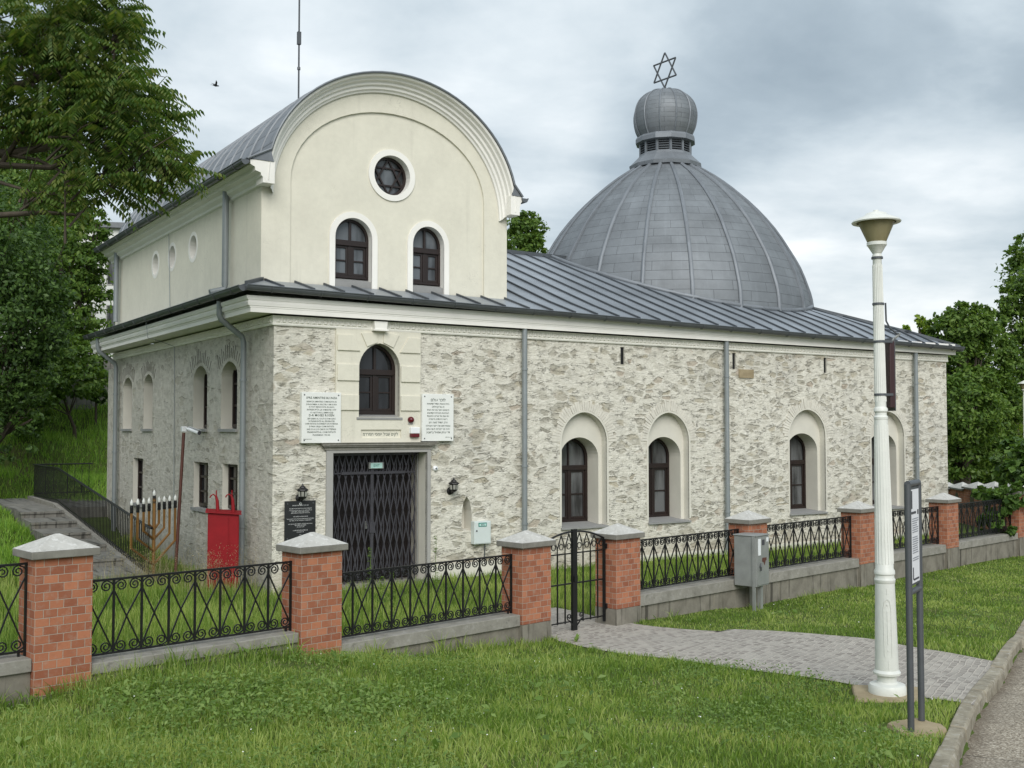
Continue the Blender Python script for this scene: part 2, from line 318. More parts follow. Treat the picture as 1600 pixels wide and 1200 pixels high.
# ------------------------------------------------------------------ mesh helper
class MB:
    def __init__(s): s.v = []; s.f = []; s.m = []; s.uv = {}
    def vs(s, pts): k = len(s.v); s.v += [tuple(map(float, p)) for p in pts]; return k
    def face(s, idx, m=0, uv=None):
        if uv is not None: s.uv[len(s.f)] = uv
        s.f.append(tuple(idx)); s.m.append(m)
    def poly(s, pts, m=0, uv=None): k = s.vs(pts); s.face(range(k, k+len(pts)), m, uv)
    def box(s, x0, x1, y0, y1, z0, z1, m=0):
        k = s.vs([(x0, y0, z0), (x1, y0, z0), (x1, y1, z0), (x0, y1, z0), (x0, y0, z1), (x1, y0, z1), (x1, y1, z1), (x0, y1, z1)])
        for q in ((0, 3, 2, 1), (4, 5, 6, 7), (0, 1, 5, 4), (1, 2, 6, 5), (2, 3, 7, 6), (3, 0, 4, 7)): s.face([k+i for i in q], m)
        return s
    def extr(s, pts, y0, y1, m=0, me=None):          # polygon in x,z (counter-clockwise seen from -y) pushed from y0 back to y1
        n = len(pts); k = s.vs([(x, y0, z) for x, z in pts]+[(x, y1, z) for x, z in pts]); me = m if me is None else me
        s.face(range(k, k+n), m); s.face(range(k+2*n-1, k+n-1, -1), m)
        for i in range(n): j = (i+1) % n; s.face((k+i, k+n+i, k+n+j, k+j), me)
        return s
    def ring(s, a, b, y0, y1, m=0, closed=False):    # band between outline a (outer) and b (inner) in x,z, from y0 (front) to y1
        n = len(a); k = s.vs([(x, y0, z) for x, z in a]+[(x, y0, z) for x, z in b]+[(x, y1, z) for x, z in a]+[(x, y1, z) for x, z in b])
        for i in range(n if closed else n-1):
            j = (i+1) % n
            s.face((k+i, k+j, k+n+j, k+n+i), m); s.face((k+2*n+i, k+3*n+i, k+3*n+j, k+2*n+j), m)
            s.face((k+i, k+2*n+i, k+2*n+j, k+j), m); s.face((k+n+i, k+n+j, k+3*n+j, k+3*n+i), m)
        if not closed:
            for i in (0, n-1): s.face((k+i, k+n+i, k+3*n+i, k+2*n+i), m)
        return s
    def tube(s, pts, r, n=6, m=0, closed=False, cap=True):
        P = [Vector(p) for p in pts]; c = len(P); rr = r if hasattr(r, '__len__') else [r]*c
        tg = []
        for i in range(c):
            a = P[(i-1) % c] if (closed or i) else P[0]; b = P[(i+1) % c] if (closed or i < c-1) else P[-1]
            tg.append((b-a).normalized())
        up = Vector((0, 0, 1)) if abs(tg[0].z) < .9 else Vector((0, 1, 0))
        nn = (up-tg[0]*up.dot(tg[0])).normalized(); k = len(s.v)
        for i in range(c):
            nn = (nn-tg[i]*nn.dot(tg[i])).normalized(); bb = tg[i].cross(nn)
            for q in range(n):
                an = 2*math.pi*(q+.5)/n; d = nn*math.cos(an)+bb*math.sin(an); s.v.append(tuple(P[i]+d*rr[i]))
        for i in range(c if closed else c-1):
            j = (i+1) % c
            for q in range(n): w = (q+1) % n; s.face((k+i*n+q, k+i*n+w, k+j*n+w, k+j*n+q), m)
        if cap and not closed: s.face(range(k+n-1, k-1, -1), m); s.face(range(k+(c-1)*n, k+c*n), m)
        return s
    def lathe(s, prof, n=24, c=(0, 0), m=0, a0=0., a1=2*math.pi, cap=True):
        full = a1-a0 > 6.28; w = n if full else n+1; k = len(s.v)
        for r, z in prof:
            for q in range(w): an = a0+(a1-a0)*q/n; s.v.append((c[0]+r*math.cos(an), c[1]+r*math.sin(an), z))
        for i in range(len(prof)-1):
            for q in range(n if full else w-1):
                j = (q+1) % w; s.face((k+i*w+q, k+i*w+j, k+(i+1)*w+j, k+(i+1)*w+q), m)
        if cap and full: s.face(range(k+w-1, k-1, -1), m); s.face(range(k+(len(prof)-1)*w, k+len(prof)*w), m)
        return s
    def rect(s, prof, x0, x1, y0, y1, m=0, sc=(1, 1, 1, 1)):          # moulding profile (out, z) run round a rectangle with mitred corners
        k = len(s.v)
        for o, z in prof: s.v += [(x0-o*sc[0], y0-o*sc[1], z), (x1+o*sc[2], y0-o*sc[1], z), (x1+o*sc[2], y1+o*sc[3], z), (x0-o*sc[0], y1+o*sc[3], z)]
        for i in range(len(prof)-1):
            for q in range(4): j = (q+1) % 4; s.face((k+4*i+q, k+4*i+j, k+4*i+4+j, k+4*i+4+q), m)
        return s
    def build(s, name, mats, parent=None, smooth=0, bevel=0., loc=None, uv=True):
        me = bpy.data.meshes.new(name); me.from_pydata(s.v, [], s.f)
        mats = mats if isinstance(mats, (list, tuple)) else [mats]
        for x in mats: me.materials.append(M[x] if isinstance(x, str) else x)
        if len(mats) > 1: me.polygons.foreach_set('material_index', s.m)
        me.update()
        if uv: box_uv(me, s.uv)
        o = bpy.data.objects.new(name, me); COL.objects.link(o)
        if parent is not None: o.parent = parent
        if loc: o.location = loc
        if smooth: me.shade_smooth() if smooth >= 180 else smooth_angle(me, smooth)
        if bevel:
            b = o.modifiers.new('bevel', 'BEVEL'); b.width = bevel; b.segments = 2; b.limit_method = 'ANGLE'; b.angle_limit = R(35)
        return o

def smooth_angle(me, deg):
    me.shade_smooth()
    try: me.set_sharp_from_angle(angle=R(deg))
    except Exception: pass

def box_uv(me, given={}):
    lay = me.uv_layers.new(name='UVMap'); co = me.vertices; data = lay.data
    for p in me.polygons:
        g = given.get(p.index); n = p.normal
        if g is not None:
            for k, li in enumerate(p.loop_indices): data[li].uv = g[k]
            continue
        if abs(n.z) > .92: tv, bv = Vector((1, 0, 0)), Vector((0, 1, 0))
        else:
            tv = Vector((-n.y, n.x, 0)).normalized(); bv = n.cross(tv)
        for li in p.loop_indices:
            c = co[me.loops[li].vertex_index].co; data[li].uv = (c.dot(tv), c.dot(bv))

def raw_mesh(name, V, F, mats, parent=None, mi=None, smooth=False):       # V (n,3), F list of numpy arrays of equal-width faces
    me = bpy.data.meshes.new(name)
    nl = sum(f.size for f in F); nf = sum(len(f) for f in F)
    me.vertices.add(len(V)); me.vertices.foreach_set('co', np.ascontiguousarray(V, dtype=np.float32).ravel())
    me.loops.add(nl); me.loops.foreach_set('vertex_index', np.concatenate([f.ravel() for f in F]).astype(np.int32))
    tot = np.concatenate([np.full(len(f), f.shape[1]) for f in F]); st = np.concatenate([[0], np.cumsum(tot)[:-1]])
    me.polygons.add(nf); me.polygons.foreach_set('loop_start', st.astype(np.int32))
    if mi is not None: me.polygons.foreach_set('material_index', np.asarray(mi, dtype=np.int32))
    me.update(calc_edges=True); me.validate()
    for x in (mats if isinstance(mats, (list, tuple)) else [mats]): me.materials.append(M[x])
    if smooth: me.shade_smooth()
    o = bpy.data.objects.new(name, me); COL.objects.link(o)
    if parent is not None: o.parent = parent
    return o

def thing(name, label, cat, loc=(0, 0, 0), rz=0., group=None):
    o = bpy.data.objects.new(name, None); COL.objects.link(o); o.location = loc; o.rotation_euler = (0, 0, rz)
    o.empty_display_size = .2
    return tag(o, label, cat, group, 'thing')
def tag(o, label, cat, group=None, kind=None):
    if label: o['label'] = label
    if cat: o['category'] = cat
    if group: o['group'] = group
    if kind: o['kind'] = kind
    return o
def bthing(name, label, cat, a, i, h, group=None):       # a thing fixed to the synagogue; h relative to the camera
    x, y = b2w(a, i); return thing(name, label, cat, (x, y, h+CAMH), BROT, group)
def copy_tree(o, parent=None):
    c = o.copy(); COL.objects.link(c)
    if parent is not None: c.parent = parent
    for ch in list(o.children): copy_tree(ch, c)
    return c

def arch(cx, w, zb, zs, rise, n=16, point=0.):           # outline of an arched opening, from bottom left over the top to bottom right
    p = [(cx-w, zb)]
    for k in range(n+1):
        an = math.pi*(1-k/n); x = math.cos(an); z = math.sin(an)
        z = z*(1-point)+point*(1-abs(x))
        p.append((cx+w*x, zs+rise*z))
    return p+[(cx+w, zb)]

FONT = {}
def text_into(mb, body, cx, z, width, height, y, m=0, align='CENTER', yscale=None):
    cu = bpy.data.curves.new('txt', 'FONT'); cu.body = body; cu.size = 1; cu.resolution_u = 1; cu.offset = .012
    ob = bpy.data.objects.new('txt', cu); COL.objects.link(ob)
    dg = bpy.context.evaluated_depsgraph_get(); dg.update()
    me = bpy.data.meshes.new_from_object(ob.evaluated_get(dg))
    if len(me.vertices):
        vx = [v.co.x for v in me.vertices]; vy = [v.co.y for v in me.vertices]
        x0, x1 = min(vx), max(vx); s = height/.72
        sx = min(s*1.0, width/max(x1-x0, 1e-4)) if yscale is None else width/max(x1-x0, 1e-4)
        off = {'CENTER': cx-sx*(x0+x1)/2, 'LEFT': cx-sx*x0, 'RIGHT': cx-sx*x1}[align]
        k = mb.vs([(off+sx*v.co.x, y, z+s*v.co.y) for v in me.vertices])
        for p in me.polygons: mb.face([k+i for i in p.vertices], m)
    bpy.data.objects.remove(ob); bpy.data.curves.remove(cu); bpy.data.meshes.remove(me)
EXPO=.56; SKYX,SKYY=0.,0.; ZEN=.5
# ------------------------------------------------------------------ the synagogue (x along the street front, y inward, z up from the yard)
H = CAMH
syn = thing('synagogue', 'rubble stone synagogue with cream gabled tower, zinc roofs and a ribbed dome', 'synagogue', (CX, CY, 0), BROT)
L, D = 19.21, 11.6
def mesh_obj_from(mb, mats): o = mb.build('tmp', mats, uv=False); return o
def carve(o, cutter):
    md = o.modifiers.new('b', 'BOOLEAN'); md.operation = 'DIFFERENCE'; md.solver = 'EXACT'; md.object = cutter
    md.material_mode = 'TRANSFER'; md.use_self = True
    dg = bpy.context.evaluated_depsgraph_get(); dg.update()
    me = bpy.data.meshes.new_from_object(o.evaluated_get(dg)); o.modifiers.clear(); old = o.data; o.data = me
    bpy.data.meshes.remove(old); cm = cutter.data; bpy.data.objects.remove(cutter); bpy.data.meshes.remove(cm)

WIN = [(6.835, .595, .35, -.27), (9.175, .595, .36, -.27), (13.66, .64, .47, -.18), (16.70, .66, .45, -.20)]   # big front niches: centre, half width, apex, spring
wall = MB(); wall.box(0, L, 0, D, -.5, H+1.97)
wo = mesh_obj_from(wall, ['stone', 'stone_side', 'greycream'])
me = wo.data
cut = MB()
for cx, w, top, spr in WIN:
    cut.extr(arch(cx, w, H-2.08, H+spr, top-spr, 20, .045), -.3, .18)
    cut.extr(arch(cx, w-.09, H-2.06, H-.62 if cx < 11 else H-.55, .44, 18), .1, .85)
for a in (7.87, 11.2, 14.33, 16.86): cut.box(a-.055, a+.055, -.2, .35, H+1.39, H+1.765)
cut.extr([(1.13, -.2), (3.07, -.2), (3.07, H-.44), (1.13, H-.44)], -.3, .8)
cut.extr(arch(2.05, .425, H+.22, H+1.12, .47, 14, .10), -.3, .5)
cut.extr([(3.84, H-1.96), (4.08, H-1.96), (4.07, H-1.6), (4.03, H-1.42), (3.96, H-1.31), (3.89, H-1.42), (3.85, H-1.6)], -.2, .3)
SIDEW = [(10.2, .44), (8.24, .40), (4.19, .47), (2.36, .47)]
for i, w in SIDEW:
    pts = arch(i, w, H-.03, H+1.04, .27, 12, .12)
    n = len(pts); k = cut.vs([(-.3, y, z) for y, z in pts]+[(.75, y, z) for y, z in pts])
    cut.face(range(k, k+n)); cut.face(range(k+2*n-1, k+n-1, -1))
    for q in range(n): j = (q+1) % n; cut.face((k+q, k+n+q, k+n+j, k+j))
SIDEL = [(9.08, .47, -.72, -1.85), (4.08, .48, -.69, -1.66), (2.26, .44, -.68, -1.60)]
for i, w, t, b in SIDEL: cut.box(-.3, .55, i-w, i+w, H+b, H+t)
# consistent outward normals for the cutter
cm = cut.build('tmpcut', 'greycream', uv=False)
import bmesh
bm = bmesh.new(); bm.from_mesh(cm.data)
bmesh.ops.recalc_face_normals(bm, faces=bm.faces); bm.to_mesh(cm.data); bm.free()
bm = bmesh.new(); bm.from_mesh(wo.data); bmesh.ops.recalc_face_normals(bm, faces=bm.faces); bm.to_mesh(wo.data); bm.free()
carve(wo, cm)
wo.name = 'stone_wall'; wo.data.name = 'stone_wall'; wo.parent = syn
for a in (7.87, 11.2, 14.33, 16.86):
    b = MB(); b.box(a-.054, a+.054, .035, .05, H+1.391, H+1.764); b.build('slit_shade', 'iron', syn)  # dark sheet standing in for the shade inside the slit
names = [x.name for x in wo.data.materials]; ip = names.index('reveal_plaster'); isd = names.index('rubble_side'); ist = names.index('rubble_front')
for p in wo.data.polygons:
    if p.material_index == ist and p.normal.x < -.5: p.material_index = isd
    c = p.center
    if p.material_index == ip and abs(p.normal.y) < .99 and c.y > .8 and c.x > 1: pass
box_uv(wo.data)
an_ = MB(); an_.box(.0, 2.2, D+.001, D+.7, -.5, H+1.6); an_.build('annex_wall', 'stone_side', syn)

# brick arches of the big niches, brick heads over the side windows
for cx, w, top, spr in WIN:
    b = MB(); n = 38
    for k in range(n):
        an = math.pi*(k+.5)/n; an = math.pi-an
        def pt(rr, a):
            x = math.cos(a); z = math.sin(a); z = z*.955+.045*(1-abs(x)); return (cx+(w+rr)*x, H+spr+(top-spr+rr)*z)
        d = math.pi/n*.43; ln = .24+random.uniform(-.06, .05)
        b.extr([pt(.045, an+d), pt(ln, an+d), pt(ln, an-d), pt(.045, an-d)], -.004-random.random()*.014, .02)
    b.build('brick_arch', 'bricktrim', syn)
    b = MB(); b.ring(arch(cx, w+.045, H-2.0, H+spr, top-spr+.045, 20, .045), arch(cx, w, H-2.0, H+spr, top-spr, 20, .045), -.008, .03)
    b.build('niche_margin', 'greycream', syn)
for i, w in SIDEW:
    b = MB()
    for k in range(13):
        t = (k-6)/6; y = i+t*w*1.25; z0 = H+1.38-.2*t*t; ln = .26+random.uniform(-.08, .05); dx = t*.13
        kk = b.vs([(-.008, y-.008, z0), (-.008, y+.008, z0), (-.008, y+.008+dx, z0+ln), (-.008, y-.008+dx, z0+ln),
                   (.02, y-.008, z0), (.02, y+.008, z0), (.02, y+.008+dx, z0+ln), (.02, y-.008+dx, z0+ln)])
        for q in ((0, 3, 2, 1), (0, 1, 5, 4), (1, 2, 6, 5), (2, 3, 7, 6), (3, 0, 4, 7)): b.face([kk+x for x in q])
    b.build('brick_head', 'oldconc', syn)

def arched_window(parent, cx, w, zb, zs, rise, y, fw=.06, mull=.05, transom=None, bars=(), pane='pane', sill=None, bar=.03, name='window', point=0.):
    """Timber window: frame (this mesh) with mullion, transom and bars; one pane mesh and one sill below it."""
    f = MB(); o = arch(cx, w, zb, zs, rise, 16, point); i = arch(cx, w-fw, zb+fw, zs, rise-fw, 16, point)
    f.ring(o, i, y, y+.09); f.box(cx-w, cx+w, y, y+.09, zb, zb+fw)
    tz = transom if transom is not None else zs
    f.box(cx-w+fw*.5, cx+w-fw*.5, y-.025, y+.07, tz-.055, tz+.05)
    f.box(cx-mull*.7, cx+mull*.7, y+.006, y+.08, zb+fw, tz-.05); f.box(cx-mull*.4, cx+mull*.4, y+.010, y+.08, tz+.045, zs+rise-fw*.5)
    for s in (-1, 1):       # casement stiles
        x0, x1 = sorted((cx+s*mull*.7, cx+s*(w-fw)))
        f.ring([(x0, zb+fw), (x0, tz-.055), (x1, tz-.055), (x1, zb+fw)], [(x0+.045, zb+fw+.05), (x0+.045, tz-.10), (x1-.045, tz-.10), (x1-.045, zb+fw+.05)], y+.02, y+.07, closed=True)
        for bz in bars: f.box(x0+.04, x1-.04, y+.024, y+.06, bz-bar/2, bz+bar/2)
    fo = f.build(name, 'wood', parent, bevel=.006)
    g = MB(); g.extr(arch(cx, w-fw*.5, zb+fw*.5, zs, rise-fw*.5, 16, point), y+.05, y+.062); g.build('pane', pane, fo)
    if sill:
        y0, y1, sw, th = sill; s_ = MB()
        k = s_.vs([(cx-sw, y0, zb-.06), (cx+sw, y0, zb-.06), (cx+sw, y1, zb), (cx-sw, y1, zb), (cx-sw, y0, zb-.06-th), (cx+sw, y0, zb-.06-th), (cx+sw, y1, zb-.1-th), (cx-sw, y1, zb-.1-th)])
        for q in ((0, 1, 2, 3), (0, 4, 5, 1), (1, 5, 6, 2), (3, 2, 6, 7), (0, 3, 7, 4)): s_.face([k+x for x in q])
        s_.build('sill', 'sill', fo)
    return fo
for cx, w, top, spr in WIN:
    zs = H-.62 if cx < 11 else H-.55
    arched_window(syn, cx, w-.095, H-1.99, zs, .43, .55, .06, .045, H-.83, (H-1.40,), sill=(-.05, .56, w+.02, .035))
arched_window(syn, 2.05, .425, H+.27, H+1.12, .47, .16, .06, .06, H+1.06, (H+.68,), pane='darkpane', sill=(-.06, .2, .47, .04), point=.10)

def side_window(i, w, zb, zt, x, nbar, arched):
    f = MB()
    f.ring([(i-w, zb), (i-w, zt), (i+w, zt), (i+w, zb)], [(i-w+.06, zb+.06), (i-w+.06, zt-.06), (i+w-.06, zt-.06), (i+w-.06, zb+.06)], 0, .08, closed=True)
    f.box(i-.03, i+.03, .01, .07, zb+.06, zt-.06)
    for k in range(nbar): z = zb+(zt-zb)*(k+1)/(nbar+1); f.box(i-w+.05, i+w-.05, .012, .068, z-.02, z+.02)
    g = MB(); g.extr([(i-w+.03, zb+.03), (i+w-.03, zb+.03), (i+w-.03, zt-.03), (i-w+.03, zt-.03)], .045, .055)
    s = MB(); s.box(i-w-.05, i+w+.05, -x-.05, .02, zb-.09, zb-.03)
    def turn(mb): mb.v = [(x+yy, xx, z) for xx, yy, z in mb.v]; mb.f = [tuple(reversed(q)) for q in mb.f]; return mb
    fo = turn(f).build('window', 'wood', syn); turn(g).build('pane', 'darkpane', fo); turn(s).build('sill', 'sill', fo)
for i, w in SIDEW: side_window(i, w-.002, H+.03, H+1.32, .225, 2, True)
for i, w, t, b in SIDEL: side_window(i, w-.002, H+b+.05, H+t-.002, .115, 2, False)

# cornice and frieze round the hall
pr = [(.0, 2.0), (.03, 2.0), (.42, 2.005), (.46, 1.985), (.50, 1.985), (.50, 2.065), (.515, 2.07), (.515, 2.09), (.54, 2.10), (.555, 2.15), (.54, 2.19), (.56, 2.20), (.575, 2.24), (.575, 2.27), (.3, 2.28)]
c = MB(); c.rect([(o, H+z+.03) for o, z in pr], 0, L, 0, D, 0, (1, .40, .30, .5)); c.build('cornice', 'white', syn)
c = MB(); c.rect([(.0, H+1.825), (.035, H+1.825), (.045, H+1.85), (.035, H+1.865), (.035, H+1.999)], 0, L, 0, D)
def frieze_unit(p, horiz):
    w = .042; pts = [(-w, 1.872), (w, 1.872), (0, 1.985)]; k = len(c.v)
    for d in (.035, .06):
        for x, z in (pts if d < .05 else [(-w*.5, 1.888), (w*.5, 1.888), (0, 1.945)]):
            c.v.append((p+x, -d, H+z) if horiz else (-d, p+x, H+z))
    for a_, b_ in ((0, 1), (1, 2), (2, 0)): c.face((k+a_, k+b_, k+3+b_, k+3+a_) if horiz else (k+b_, k+a_, k+3+a_, k+3+b_))
    c.face((k+3, k+4, k+5) if horiz else (k+5, k+4, k+3))
    xm = p+.055
    if horiz: c.box(xm-.006, xm+.006, -.05, -.034, H+1.875, H+1.985)
    else: c.box(-.05, -.034, xm-.006, xm+.006, H+1.875, H+1.985)
x = .06
while x < L:
    if not 1.82 < x < 2.22: frieze_unit(x, True)
    x += .112
x = .06
while x < D: frieze_unit(x, False); x += .112
c.build('frieze', 'frieze', syn)

# hall roof: gutter drops slightly along the front, slope steepens above the tower foot
def eave_z(a): return H+2.465-.0123*(a+.33)
OL, OF, OR = .62, .31, .20
r = MB()
RY, RZ = 5.8, H+4.68
def roof_z(a, i):
    j = min(i, 2*RY-i); e = eave_z(a)
    z = e+(H+2.69-e)*(j+OF)/(.6+OF) if j < .6 else H+2.69+(RZ-H-2.69)*(j-.6)/(RY-.6)
    k = L-a
    zr = H+2.2+(H+2.60-H-2.2)*(k+OR)/(.6+OR) if k < .6 else H+2.60+(RZ-H-2.60)*(k-.6)/(RY-.6)
    return min(z, zr)
# front, back and end slopes as clean planes split at the breaks
def rp(a, i): return (a, i, roof_z(a, i))
br = L-.6
A1 = 5.1
F0 = [(-OL, -OF), (L+OR, -OF)]; F1 = [(0., .6), (br, .6)]; F2 = [(A1, RY), (L-RY, RY)]
def quad(a, b, c_, d, mb, n=12, zf=None):
    zf = zf or roof_z
    for k in range(n):
        t0, t1 = k/n, (k+1)/n
        def lerp(p, q, t): return (p[0]+(q[0]-p[0])*t, p[1]+(q[1]-p[1])*t)
        mb.poly([(*p, zf(*p)) for p in (lerp(a, b, t0), lerp(a, b, t1), lerp(d, c_, t1), lerp(d, c_, t0))])
zl = lambda a, i: H+2.455+(a+OL)/OL*.235
quad(F0[0], F0[1], F1[1], F1[0], r); quad((A1, .6), F1[1], F2[1], F2[0], r)
B0 = [(-OL, D+OF), (L+OR, D+OF)]; B1 = [(0., D-.6), (br, D-.6)]
quad(B0[1], B0[0], B1[0], B1[1], r); quad(B1[1], (A1, D-.6), F2[0], F2[1], r)
quad((-OL, D+OF), (-OL, -OF), (0, .6), (0, D-.6), r, 12, zl)
quad((L+OR, -OF), (L+OR, D+OF), (br, D-.6), (br, .6), r); quad((br, .6), (br, D-.6), (L-RY, RY), (L-RY, RY), r)
r.poly([(-OL, -OF, eave_z(-OL)-.02), (-OL, D+OF, eave_z(-OL)-.02), (L+OR, D+OF, H+2.15), (L+OR, -OF, H+2.15)][::-1])
ro = r.build('hall_roof', 'zinc', syn)
# standing seams
s = MB()
def seam(pts, w=.016, h=.042, side=(1, 0)):
    k = len(s.v); n = len(pts)
    for x, y, z in pts:
        s.v += [(x-side[0]*w, y-side[1]*w, z-.01), (x+side[0]*w, y+side[1]*w, z-.01), (x+side[0]*w, y+side[1]*w, z+h), (x-side[0]*w, y-side[1]*w, z+h)]
    for i in range(n-1):
        for q in range(4): j = (q+1) % 4; s.face((k+4*i+q, k+4*i+j, k+4*i+4+j, k+4*i+4+q))
    s.face((k, k+1, k+2, k+3)); s.face((k+4*n-1, k+4*n-2, k+4*n-3, k+4*n-4))
x = .05
while x < L+.1:
    top = min(RY, L-x) if x > L-RY else RY
    if x < 5.4: top = .6
    ys = [-OF-.01, .6, top] if top > .7 else [-OF-.01, top]
    if top > -.1: seam([(x, y, roof_z(x, y)) for y in ys])
    x += .575
y = .3
while y < D-.2:
    t = min(y, D-y); e_ = L-min(t, RY)
    pts = [(L+OR, y, roof_z(L+OR, y)), (br, y, roof_z(br, y)), (e_, y, roof_z(e_, y))] if t > .7 else [(L+OR, y, roof_z(L+OR, y)), (L-t, y, roof_z(L-t, y))]
    seam(pts, side=(0, 1)); y += .575
seam([(L+OR, -OF, roof_z(L+OR, -OF)), (br, .6, roof_z(br, .6)), (L-RY, RY, RZ)], .03, .075, (.7, .7))
seam([(A1, RY, RZ), (L-RY, RY, RZ)], .05, .08, (0, 1))
seam([(-OL, -OF, roof_z(-OL, -OF)), (0, .6, roof_z(0, .6))], .03, .06, (.7, -.7))
y = .9
while y < D-.4: seam([(-OL, y, zl(-OL, y)), (0, y, zl(0, y))], side=(0, 1)); y += .575
s.build('standing_seams', 'seam', syn)

def gutter(p0, p1, out, name='gutter'):
    mb = MB(); n = 8; k = len(mb.v); d = Vector(p1)-Vector(p0); o = Vector(out)
    for p in (Vector(p0), Vector(p1)):
        for q in range(n+1): an = math.pi*q/n; mb.v.append(tuple(p+o*(-.075*math.cos(an))+Vector((0, 0, -.09*math.sin(an)))))
    for q in range(n): mb.face((k+q, k+q+1, k+n+2+q, k+n+1+q))
    mb.face(range(k, k+n+1)); mb.face(range(k+2*n+1, k+n, -1))
    mb.tube([Vector(p0)+o*.075, Vector(p1)+o*.075], .014, 6)
    nb = int(d.length/.9)
    for q in range(nb):         # brackets
        c_ = Vector(p0)+d*((q+.5)/nb)
        mb.tube([c_+o*(-.082*math.cos(an))+Vector((0, 0, -.097*math.sin(an))) for an in [math.pi*t/8 for t in range(9)]], .011, 4)
    return mb.build(name, 'gutter', syn)
gutter((-OL-.02, -OF-.05, eave_z(-OL)-.015), (L+OR+.02, -OF-.05, eave_z(L+OR)-.015), (0, -1, 0))
gutter((-OL-.06, D+OF, H+2.44), (-OL-.06, -OF-.02, H+2.44), (-1, 0, 0))
gutter((L+OR+.06, -OF-.02, H+2.19), (L+OR+.06, D+OF, H+2.19), (1, 0, 0))

def downpipe(pts, r_=.055, clips=()):
    mb = MB(); mb.tube(pts, r_, 10)
    for z in clips:
        x, y = pts[-1][0], pts[-1][1]; mb.lathe([(r_+.012, z-.02), (r_+.012, z+.02)], 10, (x, y))
    return mb.build('downpipe', 'pipe', syn, smooth=50)
for a in (5.235, 10.83, 17.72):
    downpipe([(a, -.13, H+2.02), (a, -.13, .15)], clips=(H+1.2, H-.75, H-1.9))
for i in (1.22, 10.95):
    downpipe([(-.58, i, H+2.33), (-.58, i, H+2.08), (-.55, i, H+2.0), (-.15, i, H+1.70), (-.12, i, H+1.6), (-.12, i, .1)], clips=(H+.9, H-.6, H-1.8))

# ---- tower
TX0, TX1, TY0, TY1, TC = -.03, 5.28, .6, 11.5, 2.625
def ell(w, z0, rise, n=28, cx=TC): return [(cx-w*math.cos(math.pi*k/n), z0+rise*math.sin(math.pi*k/n)) for k in range(n+1)]
tw = MB()
prof = [(TX0, H+2.3)]+[(TX0, H+4.45)]+ell(2.60, H+4.45, 2.25)[1:-1]+[(TX1, H+4.45), (TX1, H+2.3)]
tw.extr(prof[::-1] if False else [(x, z) for x, z in prof][::-1], TY0, TY1)
to = mesh_obj_from(tw, ['cream', 'greycream'])
ct = MB()
pan = [(TC-2.1, H+2.2)]+[(TC-2.1, H+4.6)]+ell(2.1, H+4.6, 1.56)[1:-1]+[(TC+2.1, H+4.6), (TC+2.1, H+2.2)]
ct.extr(pan[::-1], TY0-.3, TY0+.045)
cm = ct.build('tc', 'cream', uv=False)
def renorm(ob):
    bm = bmesh.new(); bm.from_mesh(ob.data); bmesh.ops.recalc_face_normals(bm, faces=bm.faces); bm.to_mesh(ob.data); bm.free()
renorm(cm); renorm(to); carve(to, cm)
ct = MB(); yf = TY0+.045
TW = [(1.815, .385), (3.44, .355)]
for cx, w in TW: ct.extr(arch(cx, w, H+2.62, H+3.64, .385, 16)[::-1], TY0-.3, TY0+.35)
RC = (2.625, H+4.95)
ct.extr([(RC[0]+.39*math.cos(t*math.pi/16), RC[1]+.39*math.sin(t*math.pi/16)) for t in range(32)], TY0-.3, TY0+.35)
for i in (7.64, 6.27, 4.70):
    n = 24; k = ct.vs([(-.4, i+.25*math.cos(t*2*math.pi/n), H+3.87+.25*math.sin(t*2*math.pi/n)) for t in range(n)]+[(.32, i+.25*math.cos(t*2*math.pi/n), H+3.87+.25*math.sin(t*2*math.pi/n)) for t in range(n)])
    ct.face(range(k, k+n)); ct.face(range(k+2*n-1, k+n-1, -1))
    for q in range(n): j = (q+1) % n; ct.face((k+q, k+n+q, k+n+j, k+j))
cm = ct.build('tc', 'white', uv=False); renorm(cm); carve(to, cm)
to.name = 'tower_wall'; to.data.name = 'tower_wall'; to.parent = syn; box_uv(to.data)

# white surrounds, windows
for cx, w in TW:
    b = MB(); b.ring(arch(cx, w+.115, H+2.62, H+3.64, .50, 20), arch(cx, w, H+2.62, H+3.64, .385, 20), yf-.03, yf+.02); b.build('window_surround', 'white', syn)
    arched_window(syn, cx, w-.004, H+2.88, H+3.64, .381, yf+.13, .05, .055, H+3.56, (H+3.22,), pane='skypane', sill=(yf+.02, yf+.2, w-.002, .16))
n = 48
b = MB(); cir = lambda q: [(RC[0]+q*math.cos(-2*math.pi*t/n), RC[1]+q*math.sin(-2*math.pi*t/n)) for t in range(n)]
b.ring(cir(.505), cir(.39), yf-.03, yf+.02, closed=True); b.build('window_surround', 'white', syn)
b = MB(); b.ring(cir(.388), cir(.335), yf+.14, yf+.22, closed=True)
for tri in (0, 1):
    P = [(RC[0]+.345*math.sin(math.pi*(tri+2*q/3)), RC[1]+.345*math.cos(math.pi*(tri+2*q/3))) for q in range(3)]
    for q in range(3):
        p0, p1 = P[q], P[(q+1) % 3]; b.tube([(p0[0], yf+.165+.004*tri, p0[1]), (p1[0], yf+.165+.004*tri, p1[1])], .022, 4)
fo = b.build('window', 'wood', syn)
b = MB(); b.extr(cir(.36)[::-1], yf+.19, yf+.20); b.build('pane', 'skypane', fo)
for i in (7.64, 6.27, 4.70):
    b = MB(); b.lathe([(.25, -.02), (.25, .035), (.33, .035), (.34, -.01)], 28, cap=False); b.v = [(-z, i+x, H+3.87+y) for x, y, z in b.v]
    b.build('porthole_surround', 'white', syn, smooth=40)
    b = MB(); b.lathe([(.0, 0), (.248, 0)], 24, cap=False); b.v = [(.22, i+x, H+3.87+y) for x, y, z in b.v]; b.build('porthole_pane', 'sill', syn)

